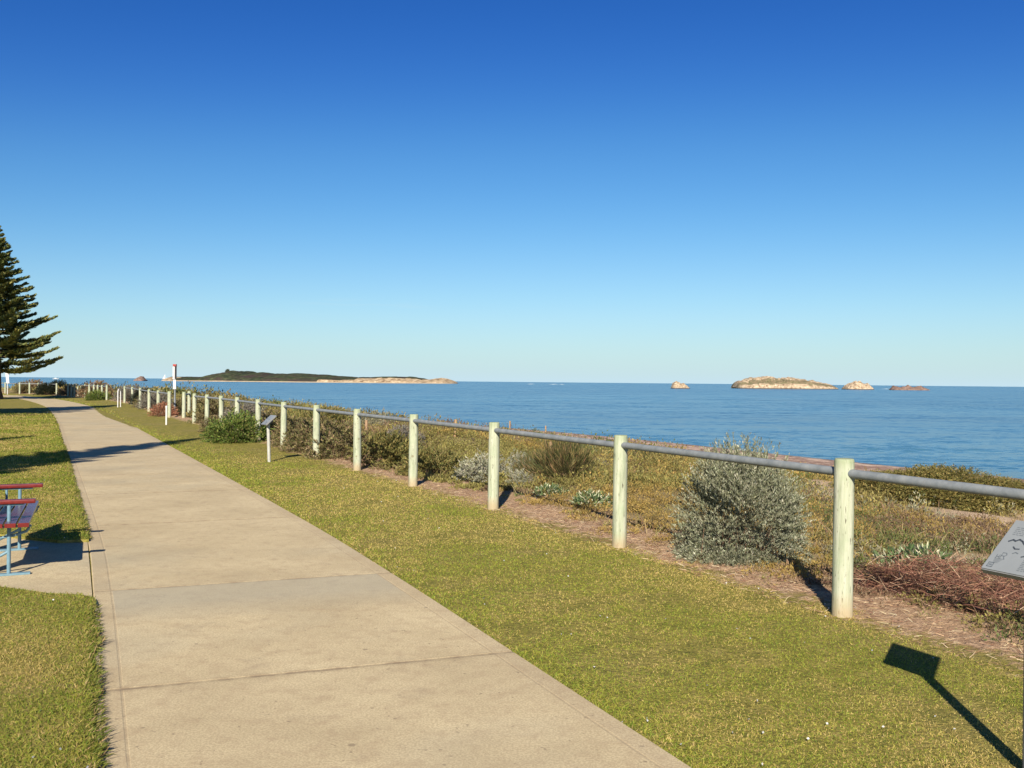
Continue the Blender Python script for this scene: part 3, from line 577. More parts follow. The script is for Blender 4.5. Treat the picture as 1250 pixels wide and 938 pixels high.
SHR = [
 ('silver_shrub', 'low silver bush just left of the third nearest post', (590, 592), A_sil, M_silver, 1.15, .45, 'low silver bushes by the third post'),
 ('silver_shrub', 'taller pale silver bush behind the third nearest post', (625, 592), A_sil, M_silver, 1.25, 1.1, 'low silver bushes by the third post'),
 ('silver_shrub', 'small silver bush just right of the foot of the third nearest post', (636, 601), A_sil, M_silver, .62, .15, 'low silver bushes by the third post'),
 ('rush_clump', 'dark spiky clump of rushes on the slope right of the silver bushes', (690, 606), A_rush, M_leaf, 1.05, .75, None),
 ('rush_clump', 'reddish green spiky clump between the silver bushes and the dark rushes', (655, 600), A_rush, M_leaf, .75, .7, None),
 ('succulent_plant', 'green plant with white leaf tips behind the dry brush right of the nearest post', (1118, 724), A_succ, M_leaf, 1.25, .75, None),
 ('succulent_plant', 'larger pale low plant left of the second nearest post', (722, 622), A_succ, M_leaf, 1.1, 0, 'pale low plants on the bare strip'),
 ('succulent_plant', 'smaller pale low plant below the rushes', (672, 611), A_succ, M_leaf, .9, 0, 'pale low plants on the bare strip'),
 ('succulent_plant', 'small white-tipped plant at the foot of the dry brush, right of the green one', (1160, 733), A_succ, M_leaf, .6, 0, None),
 ('green_shrub', 'bright green leafy bush growing in front of the rail left of the small sign', (290, 540), A_green, M_leaf, .98, 0, None),
 ('brown_shrub', 'brown twiggy bush in front of the rail just left of the green bush', (262, 529), A_brown, M_leaf, .62, 0, None),
 ('brown_shrub', 'brown shrub behind the small lectern sign', (336, 549), A_brown, M_leaf, .85, .6, None),
 ('brown_shrub', 'dark brown shrub behind the fifth nearest post', (412, 566), A_brown, M_leaf, .95, 1.3, None),
 ('brown_shrub', 'brown shrub between the sixth and seventh nearest posts', (368, 556), A_brown, M_leaf, .92, .9, None),
 ('olive_shrub', 'olive shrub behind the rail right of the fifth nearest post', (470, 578), A_olive, M_leaf, 1.05, 1.6, None),
 ('olive_shrub', 'dark olive shrub behind the fourth nearest post', (525, 590), A_olive, M_leaf, .85, 1.5, None),
 ('grey_shrub', 'pale grey shrub on the slope between the fourth and fifth nearest posts', (492, 580), A_grey, M_leaf, .6, 5.5, None),
 ('olive_shrub', 'golden shrub on the dune crest left of the fifth nearest post', (400, 566), A_olive, M_leaf, 1.2, 6.5, None),
 ('brown_shrub', 'brown grey shrub behind the rail at the left side of the green bush', (238, 521), A_brown, M_leaf, 1.1, .9, None),
 ('brown_shrub', 'brown grey shrub behind the rail at the right side of the green bush', (312, 541), A_brown, M_leaf, .95, 1.2, None),
 ('grey_shrub', 'grey shrub on the crest above the green bush', (300, 538), A_grey, M_leaf, 1.0, 4.0, None),
 ('brown_shrub', 'dark brown shrub beside the beach opening in the fence, right of the tall sign pole', (226, 512), A_brown, M_leaf, .9, 2.2, None),
 ('red_shrub', 'reddish orange shrub in the lawn edge left of the tall sign pole', (199, 510), A_red, M_leaf, .72, -.1, None),
 ('grey_shrub', 'grey brown shrub behind the rail a little left of the tall sign pole', (184, 503), A_grey, M_leaf, 1.05, 1.2, None),
 ('brown_shrub', 'brown shrub behind the rail midway between sign pole and white hoop rail', (168, 500), A_brown, M_leaf, 1.05, 1.2, None),
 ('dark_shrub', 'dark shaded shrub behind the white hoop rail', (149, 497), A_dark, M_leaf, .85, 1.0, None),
 ('green_shrub', 'yellow green shrub in front of the distant rail left of the white hoop rail', (119, 489.5), A_green, M_leaf, .95, 0, None),
 ('grey_shrub', 'grey green shrub behind the distant rail left of the white hoop rail', (134, 493), A_grey, M_leaf, 1.25, 1.8, None),
 ('tan_shrub', 'tan domed shrub standing highest behind the distant cluster of posts', (109, 489), A_tan, M_leaf, 1.25, 4.5, None),
 ('tan_shrub', 'pinkish tan shrub at the left end of the distant cluster of posts', (84, 485), A_tan, M_leaf, .9, 2.5, None),
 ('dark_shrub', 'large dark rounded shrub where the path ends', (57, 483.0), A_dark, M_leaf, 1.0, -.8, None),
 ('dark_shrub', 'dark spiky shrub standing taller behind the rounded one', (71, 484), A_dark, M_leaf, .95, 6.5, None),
 ('tan_shrub', 'tan shrub behind the far rail fence near the pine', (41, 482), A_tan, M_leaf, 1.3, 3.0, None),
 ('brown_shrub', 'low brown shrub behind the far rail fence beside the pine trunk', (20, 482), A_brown, M_leaf, 1.3, 2.5, None),
 ('olive_shrub', 'left and smallest of the three olive mounds before the beach on the right', (1090, 606), A_mound, M_leaf, 3.0, None, 'olive mounds before the beach'),
 ('olive_shrub', 'middle and tallest of the three olive mounds before the beach on the right', (1152, 612), A_mound, M_leaf, 3.1, None, 'olive mounds before the beach'),
 ('olive_shrub', 'rightmost of the three olive mounds before the beach on the right', (1212, 618), A_mound, M_leaf, 3.2, None, 'olive mounds before the beach'),
]
def terrain_hit(px, py):
    d = ray(px, py)
    for k in np.arange(4, 90, .08):
        p = CAM+d*k
        if p.z < h1(p.x, p.y): return p
    return at(px, py, 0)
for i, (nm, lb, (px, py), ar, mt, sc, back, gp) in enumerate(SHR):
    if back is None: q = terrain_hit(px, py); x, y = q.x, q.y
    else:
        q = at(px, py); k = (q.y+back)/q.y; x, y = q.x*k, q.y+back
    if back is not None and back >= .4:
        while float(tdist(np.array([x]), np.array([y]))[0]) < .10+ar['r']*sc*.50: x, y = x+.089, y+.045
    if nm == 'olive_shrub' and sc > 2: sc = {3.0: (1.35, 1.5, .72), 3.1: (1.7, 1.6, 1.02), 3.2: (1.45, 1.5, .80)}[sc]
    shrub(nm, lb, (x, y), ar, mt, 'shrub' if 'shrub' in nm else 'plant', gp, rz=i*1.7, sc=sc)

# ------------------------------------------------------------------ post and rail fence
def post_mesh(k, rad=.069, ht=1.09):
    rs = random.Random(k); bm = bmesh.new(); n = 28; zs = [-.12, 0, .1, .3, .55, .8, .95, ht-.022, ht-.007, ht]; rr = [1.03, 1.02, 1.01, 1, 1, .99, .985, .98, .94, .86]
    cr = [rs.uniform(0, 2*math.pi) for _ in range(3)]; rings = []
    for z, q in zip(zs, rr):
        ring = []
        for i in range(n):
            a = 2*math.pi*i/n; f = 1+.012*math.sin(3*a+k)+.01*math.sin(5*a+z*2)
            for c_ in cr:
                da = abs((a-c_+math.pi) % (2*math.pi)-math.pi)
                if da < .12: f -= .05*(1-da/.12)
            ring.append(bm.verts.new((math.cos(a)*rad*q*f, math.sin(a)*rad*q*f, z)))
        rings.append(ring)
    for a_, b_ in zip(rings, rings[1:]):
        for i in range(n): bm.faces.new((a_[i], a_[(i+1) % n], b_[(i+1) % n], b_[i])).smooth = True
    c_ = bm.verts.new((0, 0, ht-.002))
    for i in range(n): bm.faces.new((rings[-1][i], rings[-1][(i+1) % n], c_))
    me = bpy.data.meshes.new('post'); bm.to_mesh(me); bm.free(); me.materials.append(M_post); return me
PM = [post_mesh(k) for k in range(4)]
def fence_x(px):
    """point of the fence line seen in column px"""
    for i in range(2, len(FL)-1):
        a = Vector((*FL[i], 0)); b = Vector((*FL[i+1], 0)); 
        def col_(p): v = p-CAM; return CX+F*v.dot(rgt)/v.dot(fwd)
        ca, cb = col_(a), col_(b)
        if cb <= px <= ca:
            lo, hi = 0., 1.
            for _ in range(40):
                m = (lo+hi)/2
                if col_(a.lerp(b, m)) > px: lo = m
                else: hi = m
            return a.lerp(b, lo)
fence = empty('post_and_rail_fence', (2.303, 6.41, 0), label='long fence of pale green round posts and one grey pipe rail beside the lawn', cat='fence')
def put_post(par, p, k, sc=1.0):
    o = bpy.data.objects.new('post', PM[k % 4]); COL.objects.link(o); o.parent = par; o.location = p-par.location; o.rotation_euler = (random.uniform(-.008, .008), random.uniform(-.008, .008), k*1.3); o.scale = (1, 1, sc)
    return o
cols_ = [756, 602, 504, 436, 386, 346, 315, 289.4, 270, 252.4, 237.2]
pts = [Vector((*FL[2], 0)), Vector((*FL[3], 0))]+[fence_x(c_) for c_ in cols_]
pts2 = [fence_x(c_) for c_ in (206.6, 193.1, 182, 171, 161.3, 152.1)]
pts3 = [fence_x(c_) for c_ in (130.2, 124.5, 119.3, 114.5, 108.9, 103.7, 99, 95, 90.8, 87, 83)]
def rails(par, P, z=.992, r=.031):
    for a, b in zip(P, P[1:]):
        dr = (b-a).normalized(); mb = MB(); o_ = par.location
        za = Vector((0, 0, z+random.uniform(-.004, .004)))
        mb.tube([a+za+dr*.052-o_, b+za-dr*.052-o_], r, 16); mb.build('rail', M_rail, par)
hs_ = []
for k, p in enumerate(pts): put_post(fence, p, k, 1)
rails(fence, pts)
fence2 = empty('post_and_rail_fence', pts2[0].copy(), label='second run of rail fence, from the tall sign pole to the white hoop rail', cat='fence')
for k, p in enumerate(pts2): put_post(fence2, p, k+1)
rails(fence2, pts2)
fence3 = empty('post_and_rail_fence', pts3[0].copy(), label='distant run of close-looking rail fence posts left of the white hoop rail', cat='fence')
for k, p in enumerate(pts3): put_post(fence3, p, k+2)
rails(fence3, pts3)
acc = [at(224.3, 513.5), at(213.8, 511.5)+Vector((.2, 1.0, 0))]
fence4 = empty('post_and_rail_fence', acc[0].copy(), label='two set-back fence posts at the beach opening beside the tall sign pole', cat='fence')
for k, p in enumerate(acc): put_post(fence4, p, k+3)
rails(fence4, acc, z=.97)
p4 = [at(83, 484.8), at(69, 483.5), at(46.7, 482.3), at(36, 482.2), at(24, 482.0), at(6.4, 481.3), at(-14, 481)]
p4 = [Vector((p_.x, p_.y, 0)) for p_ in p4][1:]
fence5 = empty('post_and_rail_fence', p4[0].copy(), label='far rail fence crossing behind the pine where the path turns', cat='fence')
for k, p in enumerate(p4): put_post(fence5, p, k)
rails(fence5, p4)
# timber sill at the beach opening
q = at(231, 513); sill = empty('timber_step', (q.x, q.y, 0), label='pale low step across the beach opening beside the tall sign pole', cat='step')
mb = MB(); mb.box((0, .2, .03), (.55, 0, 0), (0, .12, 0), (0, 0, .045), .01); mb.build('tread', M_paleplate_post, sill)
mb = MB(); mb.box((0, .36, -.02), (.55, 0, 0), (0, .035, 0), (0, 0, .06), .008); mb.build('riser', M_stake, sill)
# white hoop rail
a = at(143.8, 498.2); b = at(151, 497.6); hoop = empty('hoop_rail', (a.x, a.y, 0), label='white bent steel hoop standing beside the end post of the second fence run', cat='rail')
w = Vector((b.x-a.x, b.y-a.y, 0)); w = w.normalized()*.42
mb = MB(); mb.tube([(0, 0, -.05), (0, 0, .86)]+[Vector((w.x, w.y, 0))*(.5-.5*math.cos(i*math.pi/8))+Vector((0, 0, .86+.14*math.sin(i*math.pi/8))) for i in range(1, 8)]+[(w.x, w.y, .86), (w.x, w.y, -.05)], .026, 12); mb.build('hoop', M_white, hoop)
# slim white marker stake on the lawn
q = at(203, 520); mk = empty('marker_post', (q.x, q.y, 0), label='slim white marker post standing on the lawn below the tall sign pole', cat='post')
mb = MB(); mb.tube([(0, 0, -.05), (0, 0, .60)], .028, 14); mb.build('shaft', M_white, mk)
mb = MB(); mb.tube([(0, 0, .60), (0, 0, .665), (0, 0, .675)], [.031, .031, .018], 14); mb.build('cap', M_white, mk)
# tall sign pole
q = at(208.5, 510); q = q+Vector((.05, .3, 0)); sp_ = empty('sign_pole', (q.x, q.y, 0), label='tall pole with narrow white and black board and red cap at the beach opening', cat='sign pole')
top = EYE+(462-444.5)*q.y/F
mb = MB(); mb.tube([(0, 0, -.1), (0, 0, top-.12)], .035, 12); mb.build('pole', M_rail, sp_)
mb = MB(); mb.box((-.04, -.045, top-.36), (.038, 0, 0), (0, .008, 0), (0, 0, .27), .003); mb.build('white_board', M_white, sp_)
mb = MB(); mb.box((.042, -.045, top-.34), (.038, 0, 0), (0, .008, 0), (0, 0, .25), .003); mb.build('black_board', M_black, sp_)
mb = MB(); mb.box((-.005, -.045, top-.84), (.055, 0, 0), (0, .008, 0), (0, 0, .19), .003); mb.build('lower_board', M_white, sp_)
mb = MB(); mb.box((-.0, -.03, top-.05), (.07, 0, 0), (0, .05, 0), (0, 0, .045), .012); mb.build('red_cap', M_redp, sp_)
# white banner by the pine
q = at(13.5, 482); q = Vector((q.x, q.y-.6, 0)); bn = empty('banner_pole', (q.x, q.y, 0), label='white narrow banner leaning on a slim pole near the pine trunk', cat='banner')
mb = MB(); mb.tube([(0, 0, -.05), (0, 0, .9), (-.12, 0, 2.15)], [.035, .03, .02], 8); mb.build('pole', M_white, bn)
mb = MB(); mb.box((-.02, 0, 1.55), (.13, 0, 0), (0, .006, 0), (-.05, 0, .52), .004); mb.build('flag', M_white, bn)
# stakes in the dunes
for i, (px, pb, pt, yy, lb) in enumerate(((447, 532, 513, 22, 'wooden stake in the scrub behind the rail left of the fourth nearest post'), (555, 541, 524, 22, 'wooden stake in the scrub left of the third nearest post'),
      (622, 530, 514, 30, 'thin stake against the sea just right of the third nearest post'), (666, 531, 520, 32, 'thin stake against the sea nearer the second post, beyond the rail'), (672, 556, 540, 19, 'short stout stake under the rail midway between second and third posts'))):
    b = atd(px, pb, yy); zt = atd(px, pt, yy).z; zg = h1(b.x, b.y)
    st = empty('timber_stake', (b.x, b.y, zg), label=lb, cat='stake'); hh = max(zt-zg, .4)
    mb = MB(); mb.tube([(0, 0, -.1), (random.uniform(-.03, .03), 0, hh)], [.035 if i < 2 or i == 4 else .028]*2, 7); mb.build('shaft', M_stake, st)

# ------------------------------------------------------------------ lectern signs
def lectern():
    root = empty('lectern_sign', (0, 0, 0))
    Acr, e, uu = Vector((1.97, 3.90, .836)), Vector((.145, -.285, 0)), Vector((.19, .08, .19))
    base = Vector((2.135, 3.80, 0)); Acr = Acr-base; nn_ = e.cross(uu).normalized(); 
    if nn_.z < 0: nn_ = -nn_
    c = Acr+e*.5+uu*.5
    mb = MB(); mb.box(c-nn_*.006, e*.5, uu*.5, nn_*.006, .002); pl = mb.build('panel', M_plate, root)
    mb = MB()
    for s_ in (-1, 1):
        mb.box(c+uu*.5*s_*.985-nn_*.018, e*.5, uu.normalized()*.006, nn_*.012)
    mb.box(c-e*.49-nn_*.018, e.normalized()*.005, uu*.47, nn_*.0115); mb.box(c+e*.49-nn_*.018, e.normalized()*.005, uu*.47, nn_*.0115); mb.build('panel_frame', M_signgrey, root)
    mb = MB(); mb.box(c-nn_*.05-Vector((0, 0, .01)), e*.16, uu.normalized()*.05, nn_*.028, .004); mb.build('bracket', M_signgrey, root)
    ps = MB(); ps.tube([(0, 0, -.1), (0, 0, c.z-.045)], .0325, 20); post = ps.build('post', M_signgrey, root)
    # engraved marks: thin raised strokes lying on the panel
    E, U = e.normalized(), uu.normalized(); le, lu = e.length, uu.length; O = Acr+nn_*.0012
    def stroke(mb, P, w):
        for (x0, y0), (x1, y1) in zip(P, P[1:]):
            a = O+E*x0+U*y0; b = O+E*x1+U*y1; dr = (b-a).normalized(); sd_ = nn_.cross(dr)*w*.5
            mb.poly([a-sd_-dr*w*.3, b-sd_+dr*w*.3, b+sd_+dr*w*.3, a+sd_-dr*w*.3])
    mb = MB(); stroke(mb, [(.018, .014), (.040, .014), (.040, .036), (.018, .036), (.018, .014)], .004); stroke(mb, [(.024, .025), (.034, .025)], .006)
    mb.build('emblem', M_inkl, root)
    mb = MB()
    # lettering H R and a drawn shape above it
    def H(x, y, s, w): stroke(mb, [(x, y), (x, y+s)], w); stroke(mb, [(x+s*.6, y), (x+s*.6, y+s)], w); stroke(mb, [(x, y+s*.5), (x+s*.6, y+s*.5)], w)
    def Rr(x, y, s, w): stroke(mb, [(x, y), (x, y+s), (x+s*.45, y+s), (x+s*.6, y+s*.75), (x+s*.45, y+s*.5), (x, y+s*.5)], w); stroke(mb, [(x+s*.3, y+s*.5), (x+s*.62, y)], w)
    H(.030, .062, .020, .003); Rr(.048, .062, .034, .003)
    stroke(mb, [(.086, .10), (.096, .108), (.108, .104)], .004)
    for k in range(5): stroke(mb, [(.028+.001*k, .050-.006*k+.012), (.065-.003*k, .050-.006*k+.012)][:2], .0016)
    mb.build('lettering', M_inkl, root)
    mb = MB(); stroke(mb, [(.035, .16), (.050, .172), (.062, .166), (.075, .178), (.092, .170), (.108, .156), (.122, .160)], .0075); stroke(mb, [(.070, .135), (.082, .125), (.100, .128)], .006)
    stroke(mb, [(.13, .09), (.15, .10), (.17, .085)], .006); stroke(mb, [(.165, .15), (.19, .165), (.21, .15), (.235, .17)], .006)
    mb.build('drawing', M_ink, root)
    mb = MB()
    rr = random.Random(4)
    for row in range(7):
        x = .15+.0*row
        while x < .29:
            l_ = rr.uniform(.006, .02); stroke(mb, [(x, .02+row*.009), (min(x+l_, .295), .02+row*.009)], .0026); x += l_+.005
    for row in range(5):
        x = .03
        while x < .13:
            l_ = rr.uniform(.006, .02); stroke(mb, [(x, .200+row*.010), (x+l_, .200+row*.010)], .0022); x += l_+.005
    mb.build('fine_print', M_inkl, root)
    return root, base
sg, base = lectern(); sg.location = base+Vector((.014, 0, 0)); tag(sg, 'near grey lectern sign at the right edge, its panel tilted to the sky', 'sign', 'lectern signs beside the path')
sg2 = copy_tree(sg); q = at(328.6, 564.3); sg2.location = (q.x, q.y, 0); sg2.scale = (.95, .95, .88); sg2.rotation_euler = (0, R(-2), R(6))
tag(sg2, 'small lectern sign on a pale post standing on the lawn farther along', 'sign')
for ch in sg2.children:
    if ch.name.startswith('post'):
        ch.data = ch.data.copy(); ch.data.materials[0] = M_paleplate_post

# ------------------------------------------------------------------ park bench
ang = math.atan2(-.41, .91)
BN = Vector((-3.825, 7.36, 0)); bench = empty('park_bench', BN, label='park bench with red slats and armrests on pale blue steel legs at the left edge', cat='bench')
la = Vector((-.412, .911, 0)); lb_ = Vector((.911, .412, 0)); up3 = Vector((0, 0, 1))
def bp(a, b, z): return la*a+lb_*b+up3*z
SL = 1.46
for k in range(5):
    b_ = -.045-k*.093; mb = MB(); mb.box(bp(SL/2, b_, .425), la*(SL/2), lb_*.040, up3*.016, .006); mb.build('seat_slat', M_redshade if True else M_red, bench)
for k in range(5):
    for a_ in (-.003, SL+.003):
        b_ = -.045-k*.093; mb = MB(); mb.box(bp(a_, b_, .425), la*.0045, lb_*.0395, up3*.0165, .001); mb.build('slat_end', M_red, bench)
for k in range(4):
    zz = .52+k*.105; b_ = -.50-.03*k; mb = MB(); mb.box(bp(SL/2, b_, zz), la*(SL/2), (lb_*.02+up3*.0)*.7, up3*.045, .006); mb.build('back_slat', M_red, bench)
for nm_, a_ in (('near', .14), ('far', 1.33)):
    mb = MB(); mb.box(bp(a_, -.20, .598), la*.036, lb_*.235, up3*.017, .010); mb.build('armrest', M_red, bench)
    mb = MB(); mb.tube([bp(a_, -.155, .015), bp(a_, -.155, .58)], .0155, 10); mb.build('front_leg', M_blue, bench)
    mb = MB(); mb.box(bp(a_, -.25, .573), la*.012, lb_*.20, up3*.006)
    mb.tube([bp(a_, -.262, .40), bp(a_, -.262, .575)], .011, 8)
    mb.box(bp(a_, -.24, .398), la*.016, lb_*.245, up3*.008); mb.tube([bp(a_, -.01, .385), bp(a_, -.03, .355), bp(a_, -.12, .325), bp(a_, -.3, .30), bp(a_, -.46, .29)], .012, 8); mb.build('arm_bracket', M_blue, bench)
    mb = MB(); mb.box(bp(a_, -.33, .016), la*.028, lb_*.33, up3*.008, .003); mb.build('foot_plate', M_blue, bench)
    mb = MB(); mb.box(bp(a_, -.40, .21), la*.006, lb_*.055, up3*.20+lb_*.02); mb.tube([bp(a_, -.46, .02), bp(a_, -.47, .40), bp(a_, -.60, .88)], .02, 10); mb.build('back_leg', M_blue, bench)
    mb = MB(); mb.tube([bp(a_, -.155, .20), bp(a_, -.44, .05)], .012, 8); mb.build('brace', M_blue, bench)

# ------------------------------------------------------------------ Norfolk pines
def pine_meshes(H=12.4, RB=5.2, seed=1):
    rs = np.random.RandomState(seed); parts = []; tb = MB()
    _z0 = 2.1
    tb.tube([(0, 0, -.3), (0, 0, .15), (0, 0, .6), (0, 0, 3), (0, 0, 7), (0, 0, 11), (0, 0, H)], [.62, .52, .40, .33, .22, .10, .02], 16)
    z = _z0; P = []; Dd = []; LL = []; WW = []; CC = []
    while z < H-.15:
        f = (z-_z0)/(H-_z0); Lr = RB*(1-f)**1.02*(.80+.20*min(1, f*6+.3)); nb = rs.randint(6, 8); ph0 = rs.uniform(0, 6.28)
        for b in range(nb):
            th = ph0+b*2*math.pi/nb+rs.normal()*.12; Lb = max(.18, Lr*rs.uniform(.74, 1.06)); dx, dy = math.cos(th), math.sin(th)
            zb = z+rs.normal()*.10; up_ = rs.uniform(.08, .24)
            def bp_(q): return np.array([dx*Lb*q, dy*Lb*q, zb+Lb*(-.07*math.sin(q*math.pi*.8)+up_*q**2+.05*q)])
            tb.tube([tuple(bp_(q)) for q in (0, .35, .7, .97)], [max(.012, .045*(1-f)), .03*(1-f)+.008, .015, .006], 5, False)
            m = int(10+Lb*11)
            for i in range(m):
                q = .16+.84*(i/m)**.9; c = bp_(q); tw = bp_(min(1, q+.05))-c; tw = tw/np.linalg.norm(tw); sdv = np.array([-dy, dx, 0])
                for sgn in (-1, 1):
                    w = sgn*sdv*(1.1-.5*q)+tw*(.9+.4*q)+np.array([0, 0, rs.uniform(-.1, .7)]); w = w/np.linalg.norm(w)
                    ln = (.30+.55*(1-q)*min(1, Lb/2.5))*rs.uniform(.75, 1.15)*(.55+.45*min(1, Lb/1.5))
                    tint = rs.choice(3, p=[.45, .35, .2]); col = [(.12, .145, .04), (.24, .22, .065), (.07, .105, .065)][tint]
                    for c3 in range(3):
                        P.append(c+rs.normal(size=3)*.02); Dd.append(w+rs.normal(size=3)*.10); LL.append(ln); WW.append(rs.uniform(.09, .15)); CC.append(col)
                    if rs.rand() < .6:
                        for c3 in range(3): P.append(c+w*ln*rs.uniform(.2, .7)+rs.normal(size=3)*.02); Dd.append(w*.6+tw*.4+rs.normal(size=3)*.35+np.array([0, 0, .25])); LL.append(ln*.45); WW.append(.05); CC.append(col)
            for c3 in range(5): P.append(bp_(.92)+rs.normal(size=3)*.03); Dd.append(tw+rs.normal(size=3)*.18+np.array([0, 0, .15])); LL.append(.36*min(1, Lb)); WW.append(.09); CC.append((.06, .085, .03))
        z += rs.uniform(.33, .46)*(1 if f < .75 else .7)
    P = np.array(P); Dd = unit(np.array(Dd)); CC = np.array(CC)*rs.uniform(.7, 1.35, (len(P), 1))
    V, Tt, C = leaves(P, Dd, np.array(LL), np.array(WW), CC)
    cm = npmesh('crown', V, Tt, C); cm.materials.append(M_needle); tm = tb.mesh('trunk'); tm.materials.append(M_bark); return tm, cm
TM, CM = pine_meshes()
def pine(x, y, rz, label, sc=1.0, group='row of pines on the lawn'):
    o = empty('pine_tree', (x, y, 0), rz, label=label, cat='tree', group=group); o.scale = (sc,)*3 if isinstance(sc, (int, float)) else sc
    a = bpy.data.objects.new('trunk', TM); COL.objects.link(a); a.parent = o; b = bpy.data.objects.new('crown', CM); COL.objects.link(b); b.parent = o
    return o
q = at(-6, 487.5); pine(q.x, q.y, .4, 'tall dark conical pine on the lawn at the left edge, where the path turns', 1.0)
EXTRA = [((250, 535), (.5, .5, 1.0), 'tall pine whose shadow crosses the path beyond the bench', .6, 12.9), ((47, 534), (.5, .5, .93), 'pine standing left of the bench, nearest to the camera', 2.1, 12.3),
         ((152, 495.2), 1.0, 'pine left of the lawn whose shadow ends at the white hoop rail', 3.3, 13)]
for (px, py), sc, lb, rz, hh in EXTRA:
    tip = at(px, py); Ls = 12.4*(sc if isinstance(sc, (int, float)) else sc[2])/math.tan(R(EL)); x = tip.x-math.sin(R(AZ))*Ls; y = tip.y-math.cos(R(AZ))*Ls
    pine(x, y, rz, lb, sc)

# ------------------------------------------------------------------ islands and rocks
g = N('limestone'); v = g.coord(which='World'); n1 = g.noise(v, .12, 6, .7); n2 = g.noise(v, .42, 8, .8); a = g.attr('veg').outputs['Fac']
c = g.ramp(n2, [(.38, (.09, .06, .04)), (.45, (.30, .215, .14)), (.54, (.50, .40, .28)), (.66, (.64, .54, .41))]); vg = g.ramp(n1, [(.3, (.055, .07, .03)), (.7, (.13, .13, .06))])
vm = g.ramp(g.math('ADD', n2, g.math('MULTIPLY', g.math('SUBTRACT', a, .5), 1.6)), [(.42, 0), (.56, 1)])
c = g.mix(vm, c, vg); low = g.n('ShaderNodeSeparateXYZ'); g.l(g.n('ShaderNodeNewGeometry').outputs['Position'], low.inputs[0])
c = g.mix(g.ramp(g.math('ADD', low.outputs[2], 3.0), [(.25, 1), (.9, 0)]), c, (.05, .042, .04)); g.bump(n2, 1, 1.5); M_rock = g.fin(c, .9, .1)
g = N('island_cover'); v = g.coord(which='World'); n1 = g.noise(v, .035, 6, .7); n2 = g.noise(v, .12, 5, .7); a = g.attr('veg').outputs['Fac']
vg = g.ramp(n2, [(.35, (.022, .032, .022)), (.5, (.050, .062, .034)), (.65, (.095, .10, .052))]); vg = g.mix(g.ramp(n1, [(.48, 0), (.6, 1)]), vg, (.055, .042, .038))
rk = g.ramp(n2, [(.38, (.16, .10, .06)), (.5, (.46, .34, .21)), (.62, (.60, .49, .34))])
c = g.mix(g.ramp(g.math('ADD', a, g.math('MULTIPLY', g.math('SUBTRACT', n2, .5), .8)), [(.45, 0), (.55, 1)]), rk, vg)
low = g.n('ShaderNodeSeparateXYZ'); g.l(g.n('ShaderNodeNewGeometry').outputs['Position'], low.inputs[0])
c = g.mix(g.ramp(g.math('MULTIPLY', g.math('ADD', low.outputs[2], 3.0), .1), [(.10, 1), (.16, 0)]), c, (.42, .34, .24)); g.bump(n2, 1, 3); M_isl = g.fin(c, .95, .05)
def island(name, label, prof, D, depth, cat, mat, veg, rough=.18, nu=160, nv=26, seed=0, steep=.35):
    """prof: (px, py_top) along the skyline; distance D; real thickness depth metres"""
    prof = sorted(prof); px0, px1 = prof[0][0], prof[-1][0]; V = []; VG = []
    xm = (px0+px1)/2; c0 = atd(xm, 470, D)
    for j in range(nv+1):
        vv_ = -1+2*j/nv
        for i in range(nu+1):
            uu = i/nu; px = px0+(px1-px0)*uu
            py = np.interp(px, [p_[0] for p_ in prof], [p_[1] for p_ in prof]); topz = atd(px, py, D).z-SEA
            endf = min(1, math.sqrt(max(0, 1-(2*uu-1)**8)))
            dd = D+vv_*depth*.5*(.35+.65*endf); x = atd(px, 470, D).x
            w = 1-abs(vv_)**(1/steep if abs(vv_) > .0 else 2)
            ww = min(1, max(0, (1-abs(vv_))/.55))**.6
            nz_ = fbm(x+seed*31, dd, max(depth*.13, 5), seed, 5)-.5
            zz = max(topz, 0)*ww*(1+rough*3.2*nz_)
            st_h = .11*max(p_top, 3) if (p_top := max(topz, 0)) else 1; lev = math.floor(zz/st_h)*st_h; fr_ = (zz-lev)/st_h; zz = lev+st_h*min(1, max(0, (fr_-.45)*1.8)) if mat is M_rock or px > 430 or px < 245 else zz
            V.append((x, dd, SEA-1.0+zz+(1.0 if (ww > 0 and topz > .2) else 0))); VG.append(veg(px, zz/max(topz, .1), float(nz_), ww))
    I = np.arange(len(V)).reshape(nv+1, nu+1); Q = np.stack([I[:-1, :-1].ravel(), I[:-1, 1:].ravel(), I[1:, 1:].ravel(), I[1:, :-1].ravel()], 1)
    V = np.array(V); b = np.array([c0.x, D, SEA]); V = V-b
    o = link(name, npmesh(name, V, Q, attrs={'veg': VG}), mat, smooth=False); o.location = b; return tag(o, label, cat)
cr = lambda k, x, y: (x/6.25+k, 440+y/6.25)
M_reef = simple('reef_rock', (.20, .135, .11), .9, 0, .1, .6, .5, 1)
isl = [(213, 465), (214.4, 461.5), (220, 460), (240, 460.5), (262, 460), (270, 457.5), (277, 456.2), (284, 455), (290, 453.6), (294, 453.4), (300, 454.5), (307, 457), (313, 457), (321, 455.6), (328, 455.2), (335, 456), (341, 457.4), (352, 456.4), (368, 456.8), (385, 458), (400, 458.8), (412, 459.2), (425, 460.3), (431, 461), (445, 460.8), (460, 460.5), (472, 460.0), (484, 460.0), (495, 460.2), (505, 460.8), (514, 461.8), (521, 463.8), (528, 463.8), (534, 462.8), (541, 462.0), (546, 463), (551, 464.6), (556, 466.5), (558, 468.2)]
def veg1(px, f, nz_, ww):
    if px < 236: return .25 if f < .8 else .7
    if px < 405: return 1.0 if f > .12 else .3
    if px < 445: return .9 if f > .45 else .2
    if px < 520: return .62 if f > .75 else .12
    return .1
island('island', 'long low green island with pale rocky right end on the horizon left of centre', isl, 1650, 260, 'island', M_isl, veg1, .16, 260, 22, 3)
